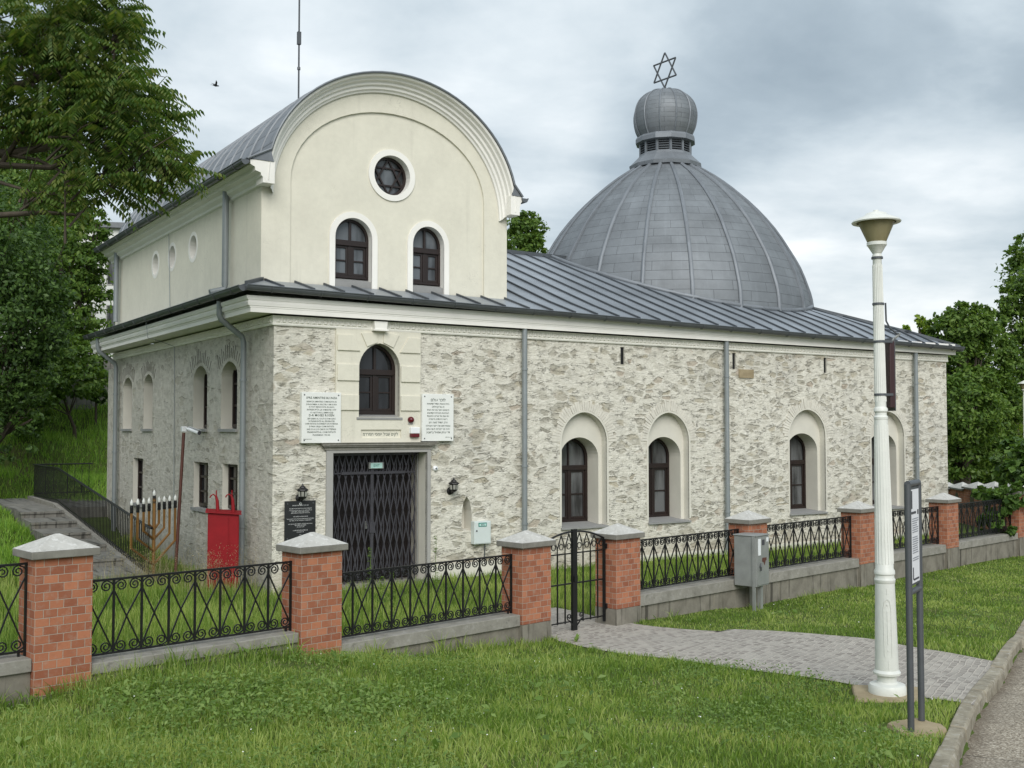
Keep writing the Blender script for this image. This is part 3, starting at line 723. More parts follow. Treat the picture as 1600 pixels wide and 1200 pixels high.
# gable moulding that follows the curved roof, side eaves with returns
g = MB(); n = 72
steps = [(2.45, 4.30, 2.24, .60), (2.45, 4.30, 2.24, .555), (2.48, 4.32, 2.25, .54), (2.49, 4.33, 2.26, .50), (2.53, 4.37, 2.27, .495), (2.54, 4.38, 2.28, .44), (2.575, 4.41, 2.30, .43), (2.585, 4.42, 2.31, .36), (2.61, 4.44, 2.325, .345), (2.62, 4.45, 2.335, .27), (2.655, 4.46, 2.36, .25), (2.655, 4.46, 2.36, .62)]
k0 = len(g.v)
for w, z0, rise, y in steps:
    for x, z in ell(w, H+z0, rise, n): g.v.append((x, y, z))
for a_ in range(len(steps)-1):
    for q in range(n): g.face((k0+a_*(n+1)+q, k0+(a_+1)*(n+1)+q, k0+(a_+1)*(n+1)+q+1, k0+a_*(n+1)+q+1))
g.build('gable_moulding', 'white', syn, smooth=12)
pe = [(.0, 4.40), (.05, 4.42), (.06, 4.47), (.13, 4.52), (.14, 4.57), (.24, 4.60), (.25, 4.66), (.33, 4.70), (.34, 4.78), (.1, 4.80)]
e = MB()
for sx, x0 in ((-1, TX0), (1, TX1)):
    k = len(e.v); n2 = len(pe)
    for y in (.26, TY1+.3):
        for o_, z in pe: e.v.append((x0+sx*o_*(1 if sx < 0 else .5), y, H+z))
    for q in range(n2-1): e.face((k+q, k+q+1, k+n2+q+1, k+n2+q))
    e.face(range(k, k+n2)); e.face(range(k+n2, k+2*n2))
    e.box(min(x0-sx*.12, x0+sx*.1), max(x0-sx*.12, x0+sx*.1), .262, .6, H+4.40, H+4.795)
e.build('side_eaves', 'white', syn)
bv = MB(); n = 40
pts = [(TX0-.40, H+4.79)]+[(x, z) for x, z in ell(2.685, H+4.47, 2.375, n) if z > H+5.0]+[(TX1+.16, H+4.79)]
ln = [0.]
for q in range(1, len(pts)): ln.append(ln[-1]+math.dist(pts[q], pts[q-1]))
for q in range(len(pts)-1):
    (xa, za), (xb, zb) = pts[q], pts[q+1]
    for y0, y1 in [(.22+(TY1+.15)*t/8, .22+(TY1+.15)*(t+1)/8) for t in range(8)]:
        bv.poly([(xa, y0, za), (xb, y0, zb), (xb, y1, zb), (xa, y1, za)], 0, [(y0, ln[q]), (y0, ln[q+1]), (y1, ln[q+1]), (y1, ln[q])])
bv.poly([(x, TY1+.3, z) for x, z in pts][::-1])
for sx, xe in ((-1, TX0-.38), (1, TX1+.14)):     # metal apron closing the foot of the barrel over the eaves
    xi = TX0+.10 if sx < 0 else TX1-.10
    q_ = [(xe, H+4.792), (xi, H+4.792), (TC+sx*2.60, H+4.95), (TC+sx*2.60, H+5.06), (TC+sx*2.672, H+5.0)]
    for y0, y1 in ((.25, .27),): bv.poly([(x, y0, z) for x, z in q_]); bv.poly([(x, y1, z) for x, z in q_][::-1])
for q in range(len(pts)-1):     # rolled front edge
    pass
bo = bv.build('barrel_roof', 'barrel', syn, smooth=35)
sm = MB()
sm.tube([(x, .232, z-.004) for x, z in pts], .022, 6)
y = .22+.62
while y < TY1+.3:
    sm.tube([(x, y, z+.012) for x, z in pts], .024, 5); y += .62
sm.build('roof_seams', 'domerib', bo)
gutter((TX0-.44, TY1+.3, H+4.76), (TX0-.44, .22, H+4.76), (-1, 0, 0), 'gutter'); gutter((TX1+.21, .22, H+4.76), (TX1+.21, TY1+.3, H+4.76), (1, 0, 0), 'gutter')
for i, foot in ((2.20, True), (10.9, False)):
    pts2 = [(TX0-.13, i, H+4.62), (TX0-.13, i, H+2.78)]
    if foot: pts2 += [(TX0-.14, i, H+2.68), (TX0-.42, i, H+2.60)]
    mb = MB(); mb.tube(pts2, .065, 10); mb.build('downpipe', 'pipe', syn, smooth=50)
# lightning conductor on the ridge and its cable down the side wall
lr = MB(); lr.tube([(TC, 5.46, H+6.8), (TC, 5.46, H+11.2)], .022, 6); lr.box(TC-.04, TC+.04, 5.42, 5.50, H+9.0, H+9.3); lr.box(TC-.1, TC+.1, 5.44, 5.48, H+6.75, H+6.95)
lr.lathe([(.04, H+8.4), (.04, H+8.46)], 8, (TC, 5.46)); lr.build('lightning_rod', 'darksteel', syn)
cb = MB(); cb.tube([(TX0-.03, 6.45, H+4.4), (TX0-.03, 6.4, H+3.8), (TX0-.03, 6.28, H+2.7)], .008, 5); cb.tube([(-.64, 6.1, H+2.45), (-.59, 6.08, H+2.0), (-.45, 6.05, H+1.97), (-.03, 6.0, H+1.83), (-.03, 5.95, H+.6), (-.03, 5.85, .0)], .008, 5)
cb.build('lightning_cable', 'pipe', syn)

# ---- dome
DX, DY = 14.24, 5.8
dp = [(4.174, 2.5), (4.134, 3.2), (4.084, 3.65), (3.982, 4.0), (3.777, 4.55), (3.442, 5.15), (3.079, 5.72), (2.594, 6.3), (2.079, 6.8), (1.511, 7.25), (.97, 7.6), (.85, 7.66)]
cur = []
def crspl(P, sub=4):
    out = []
    for q in range(len(P)-1):
        p0 = P[max(q-1, 0)]; p1 = P[q]; p2 = P[q+1]; p3 = P[min(q+2, len(P)-1)]
        for t in range(sub):
            u = t/sub; out.append(tuple(.5*((2*p1[c_])+(-p0[c_]+p2[c_])*u+(2*p0[c_]-5*p1[c_]+4*p2[c_]-p3[c_])*u*u+(-p0[c_]+3*p1[c_]-3*p2[c_]+p3[c_])*u**3) for c_ in (0, 1)))
    return out+[P[-1]]
dpf = crspl(dp, 4); NR = 20; NS = 80
d = MB(); k = 0
arc = [0.]
for q in range(1, len(dpf)): arc.append(arc[-1]+math.dist(dpf[q], dpf[q-1]))
def fr(an):                         # flatter between the ribs
    t = ((an/(2*math.pi/NR)) % 1)-.5; return 1-.009*(1-4*t*t)
A0 = R(4)
for r_, z in dpf:
    for q in range(NS):
        an = A0+2*math.pi*q/NS; f_ = fr(2*math.pi*q/NS); d.v.append((DX+r_*f_*math.cos(an), DY+r_*f_*math.sin(an), H+z))
for a_ in range(len(dpf)-1):
    for q in range(NS):
        j = (q+1) % NS; u0, u1 = q*(2*math.pi*3.6/NS), (q+1)*(2*math.pi*3.6/NS)
        d.face((a_*NS+q, a_*NS+j, (a_+1)*NS+j, (a_+1)*NS+q), 0, [(u0, arc[a_]), (u1, arc[a_]), (u1, arc[a_+1]), (u0, arc[a_+1])])
do = d.build('dome', 'dome', syn, smooth=40)
rb = MB()
for q in range(NR):
    an = A0+2*math.pi*q/NR; rb.tube([(DX+(r_+.012)*math.cos(an), DY+(r_+.012)*math.sin(an), H+z) for r_, z in dpf[::2]], .056, 6)
# flashing where dome meets the roof
rb.tube([(DX+4.14*math.cos(t), DY+4.14*math.sin(t), roof_z(DX+4.14*math.cos(t), DY+4.14*math.sin(t))+.03) for t in [2*math.pi*q/72 for q in range(73)]], .06, 6)
rb.build('dome_ribs', 'domerib', do, smooth=60)
ln_ = MB(); N12 = 12
def octo(prof): ln_.lathe([(r_, H+z) for r_, z in prof], N12, (DX, DY))
octo([(1.06, 7.62), (1.08, 7.72), (1.02, 7.77), (.80, 7.99), (.76, 8.07)]); octo([(.66, 8.03), (.66, 8.40)])
octo([(.72, 8.37), (.885, 8.40), (.885, 8.52), (.85, 8.58), (.76, 8.60)])
for q in range(N12):
    an = 2*math.pi*q/N12; px, py = DX+.74*math.cos(an), DY+.74*math.sin(an)
    ln_.tube([(px, py, H+8.03), (px, py, H+8.40)], .042, 4)
ln_.build('lantern', 'domerib', do)
lv = MB()
for q in range(N12):
    a0_, a1_ = 2*math.pi*q/N12+.05, 2*math.pi*(q+1)/N12-.05
    for z in (8.085, 8.155, 8.225, 8.295, 8.365):
        P = [(DX+rr*math.cos(a), DY+rr*math.sin(a)) for rr, a in ((.745, a0_), (.745, a1_), (.69, a1_), (.69, a0_))]
        lv.poly([(P[0][0], P[0][1], H+z-.03), (P[1][0], P[1][1], H+z-.03), (P[2][0], P[2][1], H+z+.02), (P[3][0], P[3][1], H+z+.02)])
        lv.poly([(P[0][0], P[0][1], H+z-.045), (P[1][0], P[1][1], H+z-.045), (P[1][0], P[1][1], H+z-.03), (P[0][0], P[0][1], H+z-.03)])
lv.build('louvres', 'seam', do)
drk = MB(); drk.lathe([(.68, H+8.05), (.68, H+8.40)], 24, (DX, DY)); drk.build('lantern_core', 'iron', do)
bp = crspl([(.76, 8.60), (.865, 8.82), (.92, 9.10), (.91, 9.36), (.80, 9.65), (.56, 9.88), (.28, 9.99), (.02, 10.02)], 3)
cu = MB(); k = 0
barc = [0.]
for q in range(1, len(bp)): barc.append(barc[-1]+math.dist(bp[q], bp[q-1]))
for r_, z in bp:
    for q in range(48): an = 2*math.pi*q/48; cu.v.append((DX+r_*math.cos(an), DY+r_*math.sin(an), H+z))
for a_ in range(len(bp)-1):
    for q in range(48):
        j = (q+1) % 48; u0, u1 = q*.11, (q+1)*.11
        cu.face((a_*48+q, a_*48+j, (a_+1)*48+j, (a_+1)*48+q), 0, [(u0, barc[a_]*2), (u1, barc[a_]*2), (u1, barc[a_+1]*2), (u0, barc[a_+1]*2)])
cu.build('cupola', 'dome', do, smooth=60)
cr_ = MB()
for q in range(12):
    an = 2*math.pi*(q+.3)/12; cr_.tube([(DX+(r_+.005)*math.cos(an), DY+(r_+.005)*math.sin(an), H+z) for r_, z in bp], .026, 5)
cr_.build('cupola_ribs', 'domerib', do)
st = MB(); SR = .525; sc_ = H+10.62; ang = R(-86)
for tri in (0, 1):
    P = [(SR*math.sin(math.pi*(tri+2*q/3)), SR*math.cos(math.pi*(tri+2*q/3))) for q in range(3)]
    for q in range(3):
        p0, p1 = P[q], P[(q+1) % 3]
        st.tube([(DX+p0[0]*math.cos(ang), DY+p0[0]*math.sin(ang)+.015*tri, sc_+p0[1]), (DX+p1[0]*math.cos(ang), DY+p1[0]*math.sin(ang)+.015*tri, sc_+p1[1])], .026, 5)
st.tube([(DX, DY, H+9.98), (DX, DY, H+10.1)], .04, 6); st.build('star_finial', 'darksteel', do)

# ---- entrance
en = MB(); X0, X1 = 1.17, 2.91
op = arch(2.05, .425, H+.22, H+1.12, .47, 14, .10)
outer = [(X0, H+.22), (X0, H+1.0)]+[(X0+(X1-X0)*t/12, H+1.822) for t in range(13)]+[(X1, H+1.0), (X1, H+.22)]
outer = [(X0, H+.22)]+[(X0+(X1-X0)*t/14, H+1.822) for t in range(15)]+[(X1, H+.22)]
en.ring(outer, op, -.045, .06)
en.box(X0, 1.67, -.045, .03, H-.25, H+.22); en.box(2.50, X1, -.045, .03, H-.25, H+.22)
en.box(1.67, 2.50, -.045, .03, H-.015, H+.22); en.box(1.67, 2.50, -.045, .03, H-.25, H-.17); en.box(1.67, 2.50, -.012, .03, H-.17, H-.015)
eo = en.build('entrance_panel', 'cream', syn)
def quoin(pts, y): qn = MB(); qn.extr(pts, y, -.04); qn.build('quoin', 'cream', eo, bevel=.006)
for z0, z1 in ((.34, .62), (.88, 1.18)):
    for x0, x1 in ((X0+.02, 1.618), (2.482, X1-.02)): quoin([(x0, H+z0), (x1, H+z0), (x1, H+z1), (x0, H+z1)], -.075)
quoin([(X0+.02, H+1.43), (1.64, H+1.43), (1.50, H+1.72), (X0+.02, H+1.72)], -.075)
quoin([(2.46, H+1.43), (X1-.02, H+1.43), (X1-.02, H+1.72), (2.64, H+1.72)], -.075)
quoin([(1.78, H+1.515), (1.99, H+1.60), (1.97, H+1.80), (1.66, H+1.76)], -.07); quoin([(2.11, H+1.60), (2.32, H+1.515), (2.44, H+1.76), (2.13, H+1.80)], -.07)
ky = MB(); ky.extr([(1.90, H+1.84), (2.14, H+1.84), (2.16, H+1.99), (1.88, H+1.99)], -.15, -.03); ky.box(1.87, 2.17, -.17, -.03, H+1.81, H+1.845); ky.build('keystone', 'white', eo, bevel=.005)
ins = MB()
text_into(ins, 'מררמח יסמא ליבש םיקל', 2.085, H-.125, .72, .055, -.0135); ins.build('inscription', 'inkgreen', eo)
dr = MB(); dr.ring([(1.0, -.1), (1.0, H-.385), (3.14, H-.385), (3.14, -.1)], [(1.13, -.1), (1.13, H-.44), (3.07, H-.44), (3.07, -.1)], -.035, .05)
dc = [(0.86, H-.25), (3.26, H-.25)]
so = dr.build('door_surround', 'greytrim', syn)
dc = MB()
for o_, z0, z1, y in ((.0, -.262, -.25, -.14), (.02, -.30, -.262, -.12), (.05, -.33, -.30, -.09), (.09, -.384, -.33, -.05)): dc.box(.87+o_, 3.25-o_, y, .02, H+z0, H+z1)
dc.build('door_cornice', 'coping', so)
do_ = MB(); do_.box(1.13, 3.07, .62, .68, -.05, H-.44)
for xm in (1.45, 1.78, 2.42, 2.75): do_.box(xm-.12, xm+.12, .605, .625, .3, 1.1); do_.box(xm-.12, xm+.12, .605, .625, 1.25, 2.2)
doo = do_.build('door', 'door', syn)
hd = MB(); hd.box(2.07, 2.11, .58, .61, 1.0, 1.15); hd.tube([(2.09, .56, 1.08), (2.2, .56, 1.08)], .012, 6); hd.build('handle', 'galv', doo)
gr = MB(); GY = .36; n = 14; W = 1.86; x0 = 1.14
ph = W/n
for k in range(n+1):
    x = x0+k*ph; gr.box(x-.010, x+.010, GY-.012, GY+.004, .02, H-.46)
for k in range(n):          # lattice links
    for (za, zb) in ((.10, .72), (.72, 1.34), (1.34, 1.96), (1.96, 2.40)):
        xa, xb = x0+k*ph, x0+(k+1)*ph
        for (p, q_, yy) in ((za, zb, GY-.026), (zb, za, GY-.034)): gr.tube([(xa, yy, p), (xb, yy, q_)], .0145, 4, cap=False)
gr.box(x0, x0+W, GY-.055, GY-.035, 2.06, 2.085); gr.box(x0+.3, x0+W-.25, GY-.075, GY-.055, 2.05, 2.10)
gr.box(x0+W/2-.03, x0+W/2+.03, GY-.06, GY-.036, .02, 2.4); gr.box(x0+W/2-.05, x0+W/2+.06, GY-.075, GY-.05, .95, 1.15)
gr.box(x0, 3.07, GY-.05, GY+.02, 2.40, H-.44)
go = gr.build('folding_grille', 'grille', syn)
gw = MB(); gw.box(3.03, 3.045, GY-.06, GY-.04, .1, 2.42); gw.build('guide_rail', 'galv', go)
sl = MB(); sl.box(.95, 3.2, -.25, .7, -.3, .02); sl.build('threshold', 'coping', syn)
# plinth render at the wall foot beside the door
pl_ = MB(); pl_.box(3.16, 5.1, -.03, .02, -.2, .30); pl_.box(8.0, L, -.02, .02, -.3, .16); pl_.build('plinth', 'greycream', syn)
ys = MB(); ys.box(11.34, 11.82, -.02, .02, H+1.19, H+1.39); text_into(ys, 'תרנפ', 11.58, H+1.25, .3, .08, -.024, 0); ys.build('ochre_stone', 'slab', syn)

# ---- things fixed on the walls
def plaque(name, label, a0, a1, h0, h1, mats, lines, ink, thick=.06, star=False):
    t = bthing(name, label, 'plaque', (a0+a1)/2, 0, h0); w = (a1-a0)/2; hh = h1-h0
    y0 = -.045-thick if mats == 'plaque' else -.03
    b = MB(); b.box(-w, w, y0, .0, 0, hh); b.build('slab', mats, t, bevel=.006)
    x = MB()
    for ln_txt, z, hgt, wid, al in lines: text_into(x, ln_txt, {'C': 0, 'R': w*.9, 'L': -w*.9}[al], z*hh, wid*2*w, hgt*hh, y0-.003, 0, {'C': 'CENTER', 'R': 'RIGHT', 'L': 'LEFT'}[al])
    if star:
        for tri in (0, 1):
            P = [(.028*math.sin(math.pi*(tri+2*q/3)), hh-.055+.028*math.cos(math.pi*(tri+2*q/3))) for q in range(3)]
            for q in range(3): p0, p1 = P[q], P[(q+1) % 3]; x.tube([(p0[0], y0-.003, p0[1]), (p1[0], y0-.003, p1[1])], .004, 4)
    x.build('lettering', ink, t)
    s_ = MB()
    for sx in (-1, 1):
        for z in (.05, hh-.05): s_.lathe([(.014, 0), (.011, .008), (0.002, .011)], 8, cap=False); nv = 24; s_.v[-nv:] = [(sx*(w-.05)+x_, y0-z_, z+y_) for x_, y_, z_ in s_.v[-nv:]]
    s_.build('fixing_studs', 'darksteel', t)
    return t
LT = [('SPRE AMINTIRE BLUNZA', .87, .043, .82), ('BISERICA AMINTIRE COMPARATA IN', .80, .030, .76), ('DIN BOMBA A SPECTRU UM DUPA', .745, .030, .82), ('A FOST RENOVATA IN ANUL', .695, .030, .72),
      ('INTRERUPTA LA 4 MARTIE 1977', .64, .032, .82), ('CU AJUTORUL AMBROZIEI', .585, .030, .74), ('D-R MOSES ROSEN', .525, .046, .84), ('SEF RABIN AL CULTULUI MOZAIC', .465, .030, .72), ('SI PRESEDINTE AL FEDERATIEI', .415, .030, .8),
      ('COMUNITATILOR EVREIESTI DIN ROMANIA', .365, .030, .84), ('SI PRIN GRIJA COMUNITATII', .312, .030, .82), ('IASI SI A LUI CAIUS SI STEFAN', .255, .034, .8), ('PRESEDINTE AL COMUNITATII', .20, .032, .72), ('FILDERMAN 1981-82', .145, .030, .46)]
plaque('memorial_plaque', 'white marble plaque with Latin lettering beside the left of the arched entrance window', .49, 1.245, -.255, .655, 'plaque', [(a, b, c_, d_, 'C') for a, b, c_, d_ in LT]+[('MEMORIA PLACII', .07, .016, .3, 'L')], 'inkgreen')
HT = [('םלוע רכזל', .845, .062, .68), ('תוישודק לודגה תסנכה תיב', .775, .036, .86), ('ונתליהק לש הז', .71, .036, .66), ('תיבה תא ונב רשא םישנאה', .645, .036, .84), ('םישודקה תרובחו תוניחבה', .58, .036, .88), ('דבוכמה ונירומ לש ומש תא', .515, .036, .86), ('הינמורב םידוהיה ישאר', .45, .036, .78),
      ('ןזור השמ לודגה ברה', .378, .04, .82), ('הליהקה ישאר לש םתוריסמבו', .308, .036, .88), ('םלוע דעל הכרבל רכז היהי', .238, .038, .88), ('ןיטשרב לאומש קחצי רד', .168, .042, .86)]
plaque('memorial_plaque', 'white marble plaque with Hebrew lettering beside the right of the arched entrance window', 2.915, 3.60, -.235, .665, 'plaque', [(a, b, c_, d_, 'C') for a, b, c_, d_ in HT]+[('MEMORIA PLACII', .075, .016, .3, 'R')], 'inkgreen')
BT = [('SINAGOGA MARE DIN IASI', .875, .026, .6), ('CEA MAI VECHE SINAGOGA DIN ROMANIA', .80, .022, .76), ('CONSTRUITA IN ANII 1657-1671 DE OBSTEA EVREILOR', .755, .018, .84), ('MONUMENT ISTORIC DE IMPORTANTA', .725, .018, .56), ('RESTAURATA INTRE ANII 2007-2018', .69, .022, .7),
      ('THE GREAT SYNAGOGUE', .60, .024, .56), ('THE OLDEST SYNAGOGUE IN ROMANIA BUILT BETWEEN', .545, .022, .88), ('1657 AND 1671 BY THE JEWISH COMMUNITY', .505, .022, .72), ('HISTORICAL MONUMENT OF NATIONAL VALUE', .42, .022, .78), ('RESTORED BETWEEN', .385, .022, .46), ('2007 AND 2018', .345, .022, .52), ('COMUNITATEA EVREILOR', .26, .024, .55), ('DIN IASI 2018', .22, .022, .6), ('IASI', .15, .022, .25)]
plaque('information_plaque', 'black granite plaque with silver lettering and a small star, under a wall lantern', .22, .80, -1.99, -1.275, 'blackplaque', [(a, b, c_, d_, 'C') for a, b, c_, d_ in BT], 'silverink', .03, True)

def wall_lamp(a, h, label):
    t = bthing('wall_lamp', label, 'wall lamp', a, 0, h, 'lantern wall lamps on the stone front')
    b = MB(); b.lathe([(.075, 0), (.07, .02), (.03, .035)], 14); b.v = [(x, -z, y-.10) for x, y, z in b.v]
    b.tube([(0, -.03, -.10), (0, -.10, -.14), (0, -.15, -.10)], .018, 6); b.build('bracket', 'iron', t)
    b = MB(); b.lathe([(.01, -.12), (.05, -.10), (.075, -.07), (.085, .03), (.088, .035), (.11, .045), (.105, .06), (.06, .09), (.05, .11), (.025, .125), (.012, .15), (.002, .17)], 8, (0, -.15)); b.build('lantern_body', 'iron', t)
    b = MB()
    for q in range(8):
        a0_, a1_ = 2*math.pi*q/8+.12, 2*math.pi*(q+1)/8-.12
        b.poly([(.078*math.cos(a0_), -.15+.078*math.sin(a0_), -.06), (.078*math.cos(a1_), -.15+.078*math.sin(a1_), -.06), (.088*math.cos(a1_), -.15+.088*math.sin(a1_), .025), (.088*math.cos(a0_), -.15+.088*math.sin(a0_), .025)])
    b.build('glass', 'lens', t)
wall_lamp(.50, -1.13, 'black lantern wall lamp right above the black granite plaque')
wall_lamp(3.58, -1.10, 'black lantern wall lamp above the narrow pointed niche')
t = bthing('siren', 'dark red domed siren on the cream entrance panel', 'siren', 2.69, -.05, .17)
b = MB(); b.lathe([(.06, 0), (.06, .03), (.05, .06), (.02, .08), (.002, .083)], 16); b.v = [(x, -z, y) for x, y, z in b.v]; b.build('dome_cover', 'darkred', t, smooth=50)
b = MB(); b.box(-.05, .05, -.012, .05, -.085, -.055); b.build('bracket', 'greytrim', t)
t = bthing('alarm_box', 'white alarm sounder box with dark red lower half beside the door lintel', 'alarm', 2.765, -.05, -.16)
b = MB(); b.box(-.095, .095, -.07, .02, .07, .19); b.build('housing', 'whiteplastic', t, bevel=.012)
b = MB(); b.box(-.09, .09, -.066, .015, 0, .072); b.build('strobe_lens', 'darkred', t, bevel=.01)
t = bthing('exit_sign', 'small pale green sign above the dark folding door grille', 'exit sign', 2.135, .28, -.75)
b = MB(); b.box(-.15, .15, -.03, .03, 0, .12); b.build('housing', 'galv', t, bevel=.006)
b = MB(); b.box(-.12, .12, -.035, -.02, .012, .108); b.build('face', 'palelabel', t)
b = MB(); text_into(b, 'EXIT', 0, .04, .15, .045, -.037); b.build('lettering', 'greenlabel', t)
t = bthing('door_sensor', 'small white round sensor on the wall at the right of the door', 'sensor', 3.25, 0, -.76)
b = MB(); b.lathe([(.05, 0), (.05, .03), (.03, .05), (.005, .052)], 16); b.v = [(x, -z, y) for x, y, z in b.v]; b.build('housing', 'whiteplastic', t, smooth=50)
b = MB(); b.lathe([(.02, .05), (.015, .056), (.001, .057)], 10); b.v = [(x, -z, y) for x, y, z in b.v]; b.build('sounder_hole', 'darksteel', t)
t = bthing('meter_box', 'pale grey meter box with a green label on the stone front', 'meter box', 4.245, 0, -2.245)
b = MB(); b.box(-.19, .19, -.13, .0, 0, .44); b.build('housing', 'meter', t, bevel=.006)
b = MB(); b.box(-.17, .17, -.137, -.128, .015, .425); d2 = b.build('door', 'meter', t, bevel=.003)
b = MB(); b.box(-.10, .09, -.140, -.136, .335, .415); lo = b.build('label', 'greenlabel', d2); b = MB(); b.box(-.08, .075, -.142, -.139, .352, .395); b.build('label', 'palelabel', d2)
b = MB(); text_into(b, 'MTR', 0, .358, .12, .030, -.144); b.build('lettering', 'ink', d2)
b = MB(); b.lathe([(.016, 0), (.016, .012)], 8); b.v = [(x-.14, -.137-z, y+.26) for x, y, z in b.v]; b.build('lock', 'ink', d2)
b = MB(); b.tube([(.1, -.05, .0), (.1, -.04, -.25), (.12, -.02, -.42)], .012, 6); b.build('conduit', 'darksteel', t)
# ------------------------------------------------------------------ terrain
CP = []
def cp(x, y, h): CP.append((x, y, h))
PIL = [(-4.27, 10.20), (-2.23, 12.14), (.19, 14.44), (1.53, 15.72), (3.90, 17.97), (6.51, 20.46), (9.12, 22.95), (11.82, 25.52)]
FD = Vector((.7241, .6897, 0)); FA = math.atan2(FD.y, FD.x)
for (x, y), h in zip(PIL, (-2.53, -2.62, -2.81, -2.79, -2.89, -2.93, -2.92, -2.96)): cp(x, y, h)
cp(-3.55, 10.47, -2.36); cp(-3.04, 10.95, -2.29); cp(-2.53, 11.43, -2.37); cp(-2.55, 10.45, -2.37); cp(-3.3, 11.3, -2.45); cp(-6.4, 8.2, -2.45); cp(-8.6, 6.1, -2.4); cp(-1.0, 13.3, -2.72); cp(2.7, 16.8, -2.82); cp(5.2, 19.2, -2.9); cp(16, 29.6, -3.0)
for a in range(0, 20, 2): cp(*b2w(a, -.4), -2.88); cp(*b2w(a, -2.6), -2.92)
for i in range(0, 12, 2): cp(*b2w(-.5, i), -2.95)
for a, i, h in ((-1.6, 3.5, -2.98), (-1.6, 6.5, -2.8), (-1.6, 9.5, -2.55), (-1.6, 13, -2.25), (-1.6, 16, -2.2), 
                (-2.75, 3.5, -2.62), (-2.75, 6, -2.35), (-2.75, 9, -2.0), (-2.8, 12, -1.7), (-4.8, 3, -2.35), (-5.5, 6, -1.7), (-6, 9, -1.0), (-6, 13, -.4), (-8, 4, -1.6), (-9, 8, -.3), (-9, 13, .5),
                (0, 14, -2.1), (0, 17.2, -1.5), (-2, 17.6, -1.3), (3, 17, -1.6), (-1, 19.3, -.2), (3, 19.5, -.2), (-3, 19.5, 0), (-1, 22, 1.2), (-4, 22, 1.4), (3, 22, 1.0), (-8, 20, 1.6), (-6, 30, 2.2), (2, 30, 2.0), (-15, 15, 2.2), (-20, 30, 3.), (-12, 0, -1.8), (-14, 6, .2),
                (8, 16, -2.2), (14, 16, -2.8), (22, 5, -3.0), (24, 14, -3.1), (22, -3, -3.0), (10, 26, -.5), (20, 30, -2.8), (-3.4, -.5, -2.75), (-2, 1, -2.92), (-5.5, -2, -2.5), (-4, -4, -2.62)): cp(*b2w(a, i), h)
for x, y, h in ((-4, 7, -2.27), (0, 7.5, -2.32), (2.5, 7.4, -2.40), (3, 5, -2.30), (-8, 4, -2.2), (-2.0, 9.9, -2.42), (0, 11, -2.53), (2, 11.2, -2.61), (3.67, 10.71, -2.62), (3.3, 9.1, -2.52), (-3.2, 9.3, -2.42), (.5, 13.5, -2.74), (2.9, 12.8, -2.70),
                (6, 16, -2.82), (8, 18.6, -2.87), (10, 21.4, -2.92), (4.2, 13.6, -2.74), (2.99, 7.77, -2.40), (4.06, 9.92, -2.55), (5.6, 12.63, -2.70), (7.4, 15.77, -2.82), (9.6, 19.6, -2.88), (13, 25.2, -2.97),
                (8, 10, -2.62), (6, 6, -2.4), (12, 14, -2.78), (16, 20, -2.9), (10, 5, -2.4), (0, 0, -1.72), (5, 0, -1.9), (-6, 0, -1.75), (20, 10, -2.7), (30, 25, -3.0), (40, 50, -3.1), (0, -8, -1.5), (22, 34, -3.1), (60, 90, -3.2), (-40, 60, 4), (0, 90, 2.5)): cp(x, y, h)
for q in np.arange(3.4, 16.5, .9):
    for a in (-2.3, -1.85, -1.4): cp(*b2w(a, q), float(np.interp(q, [3.3, 12.3], [-2.93, -2.06]))-.28)
CPA = np.array(CP)
def G(x, y):
    x = np.asarray(x, float); y = np.asarray(y, float); sh = x.shape; x = x.ravel(); y = y.ravel(); out = np.empty_like(x)
    for s_ in range(0, len(x), 20000):
        d2 = (x[s_:s_+20000, None]-CPA[:, 0])**2+(y[s_:s_+20000, None]-CPA[:, 1])**2
        w = 1/(d2+.45)**2.2; out[s_:s_+20000] = (w*CPA[:, 2]).sum(1)/w.sum(1)
    return out.reshape(sh)+CAMH
def g(x, y): return float(G(x, y))

KERB = [(.4, 2.0), (1.75, 5.0), (2.99, 7.77), (4.06, 9.92), (5.6, 12.63), (7.4, 15.77), (9.6, 19.6), (13.1, 25.6), (17.3, 33), (24, 45)]
KX = np.array(KERB)
def kerb_side(x, y):                         # distance to the right of the kerb line
    kx = np.interp(y, KX[:, 1], KX[:, 0]); sl = np.interp(y, KX[:, 1], np.gradient(KX[:, 0], KX[:, 1]))
    return (np.asarray(x)-kx)/np.sqrt(1+sl*sl)
def axis(lo, hi, core0, core1, step, grow=1.25):
    a = list(np.arange(core0, core1+1e-6, step)); s_ = step; x = core1
    while x < hi: s_ *= grow; x += s_; a.append(x)
    s_ = step; x = core0; b = []
    while x > lo: s_ *= grow; x -= s_; b.append(x)
    return np.array(b[::-1]+a)
gx = axis(-160, 200, -17, 17, .28); gy = axis(-20, 320, 4, 42, .28)
XX, YY = np.meshgrid(gx, gy); ZZ = G(XX, YY)
ks = kerb_side(XX, YY); ZZ = ZZ-np.clip((ks-.0)/.25, 0, 1)*.24
V = np.stack([XX.ravel(), YY.ravel(), ZZ.ravel()], 1); nx = len(gx)
I = (np.arange(len(gy)-1)[:, None]*nx+np.arange(nx-1)[None]).ravel()
gro = raw_mesh('ground', V, [np.stack([I, I+1, I+nx+1, I+nx], 1)], 'ground', smooth=True); tag(gro, None, None, kind='structure')

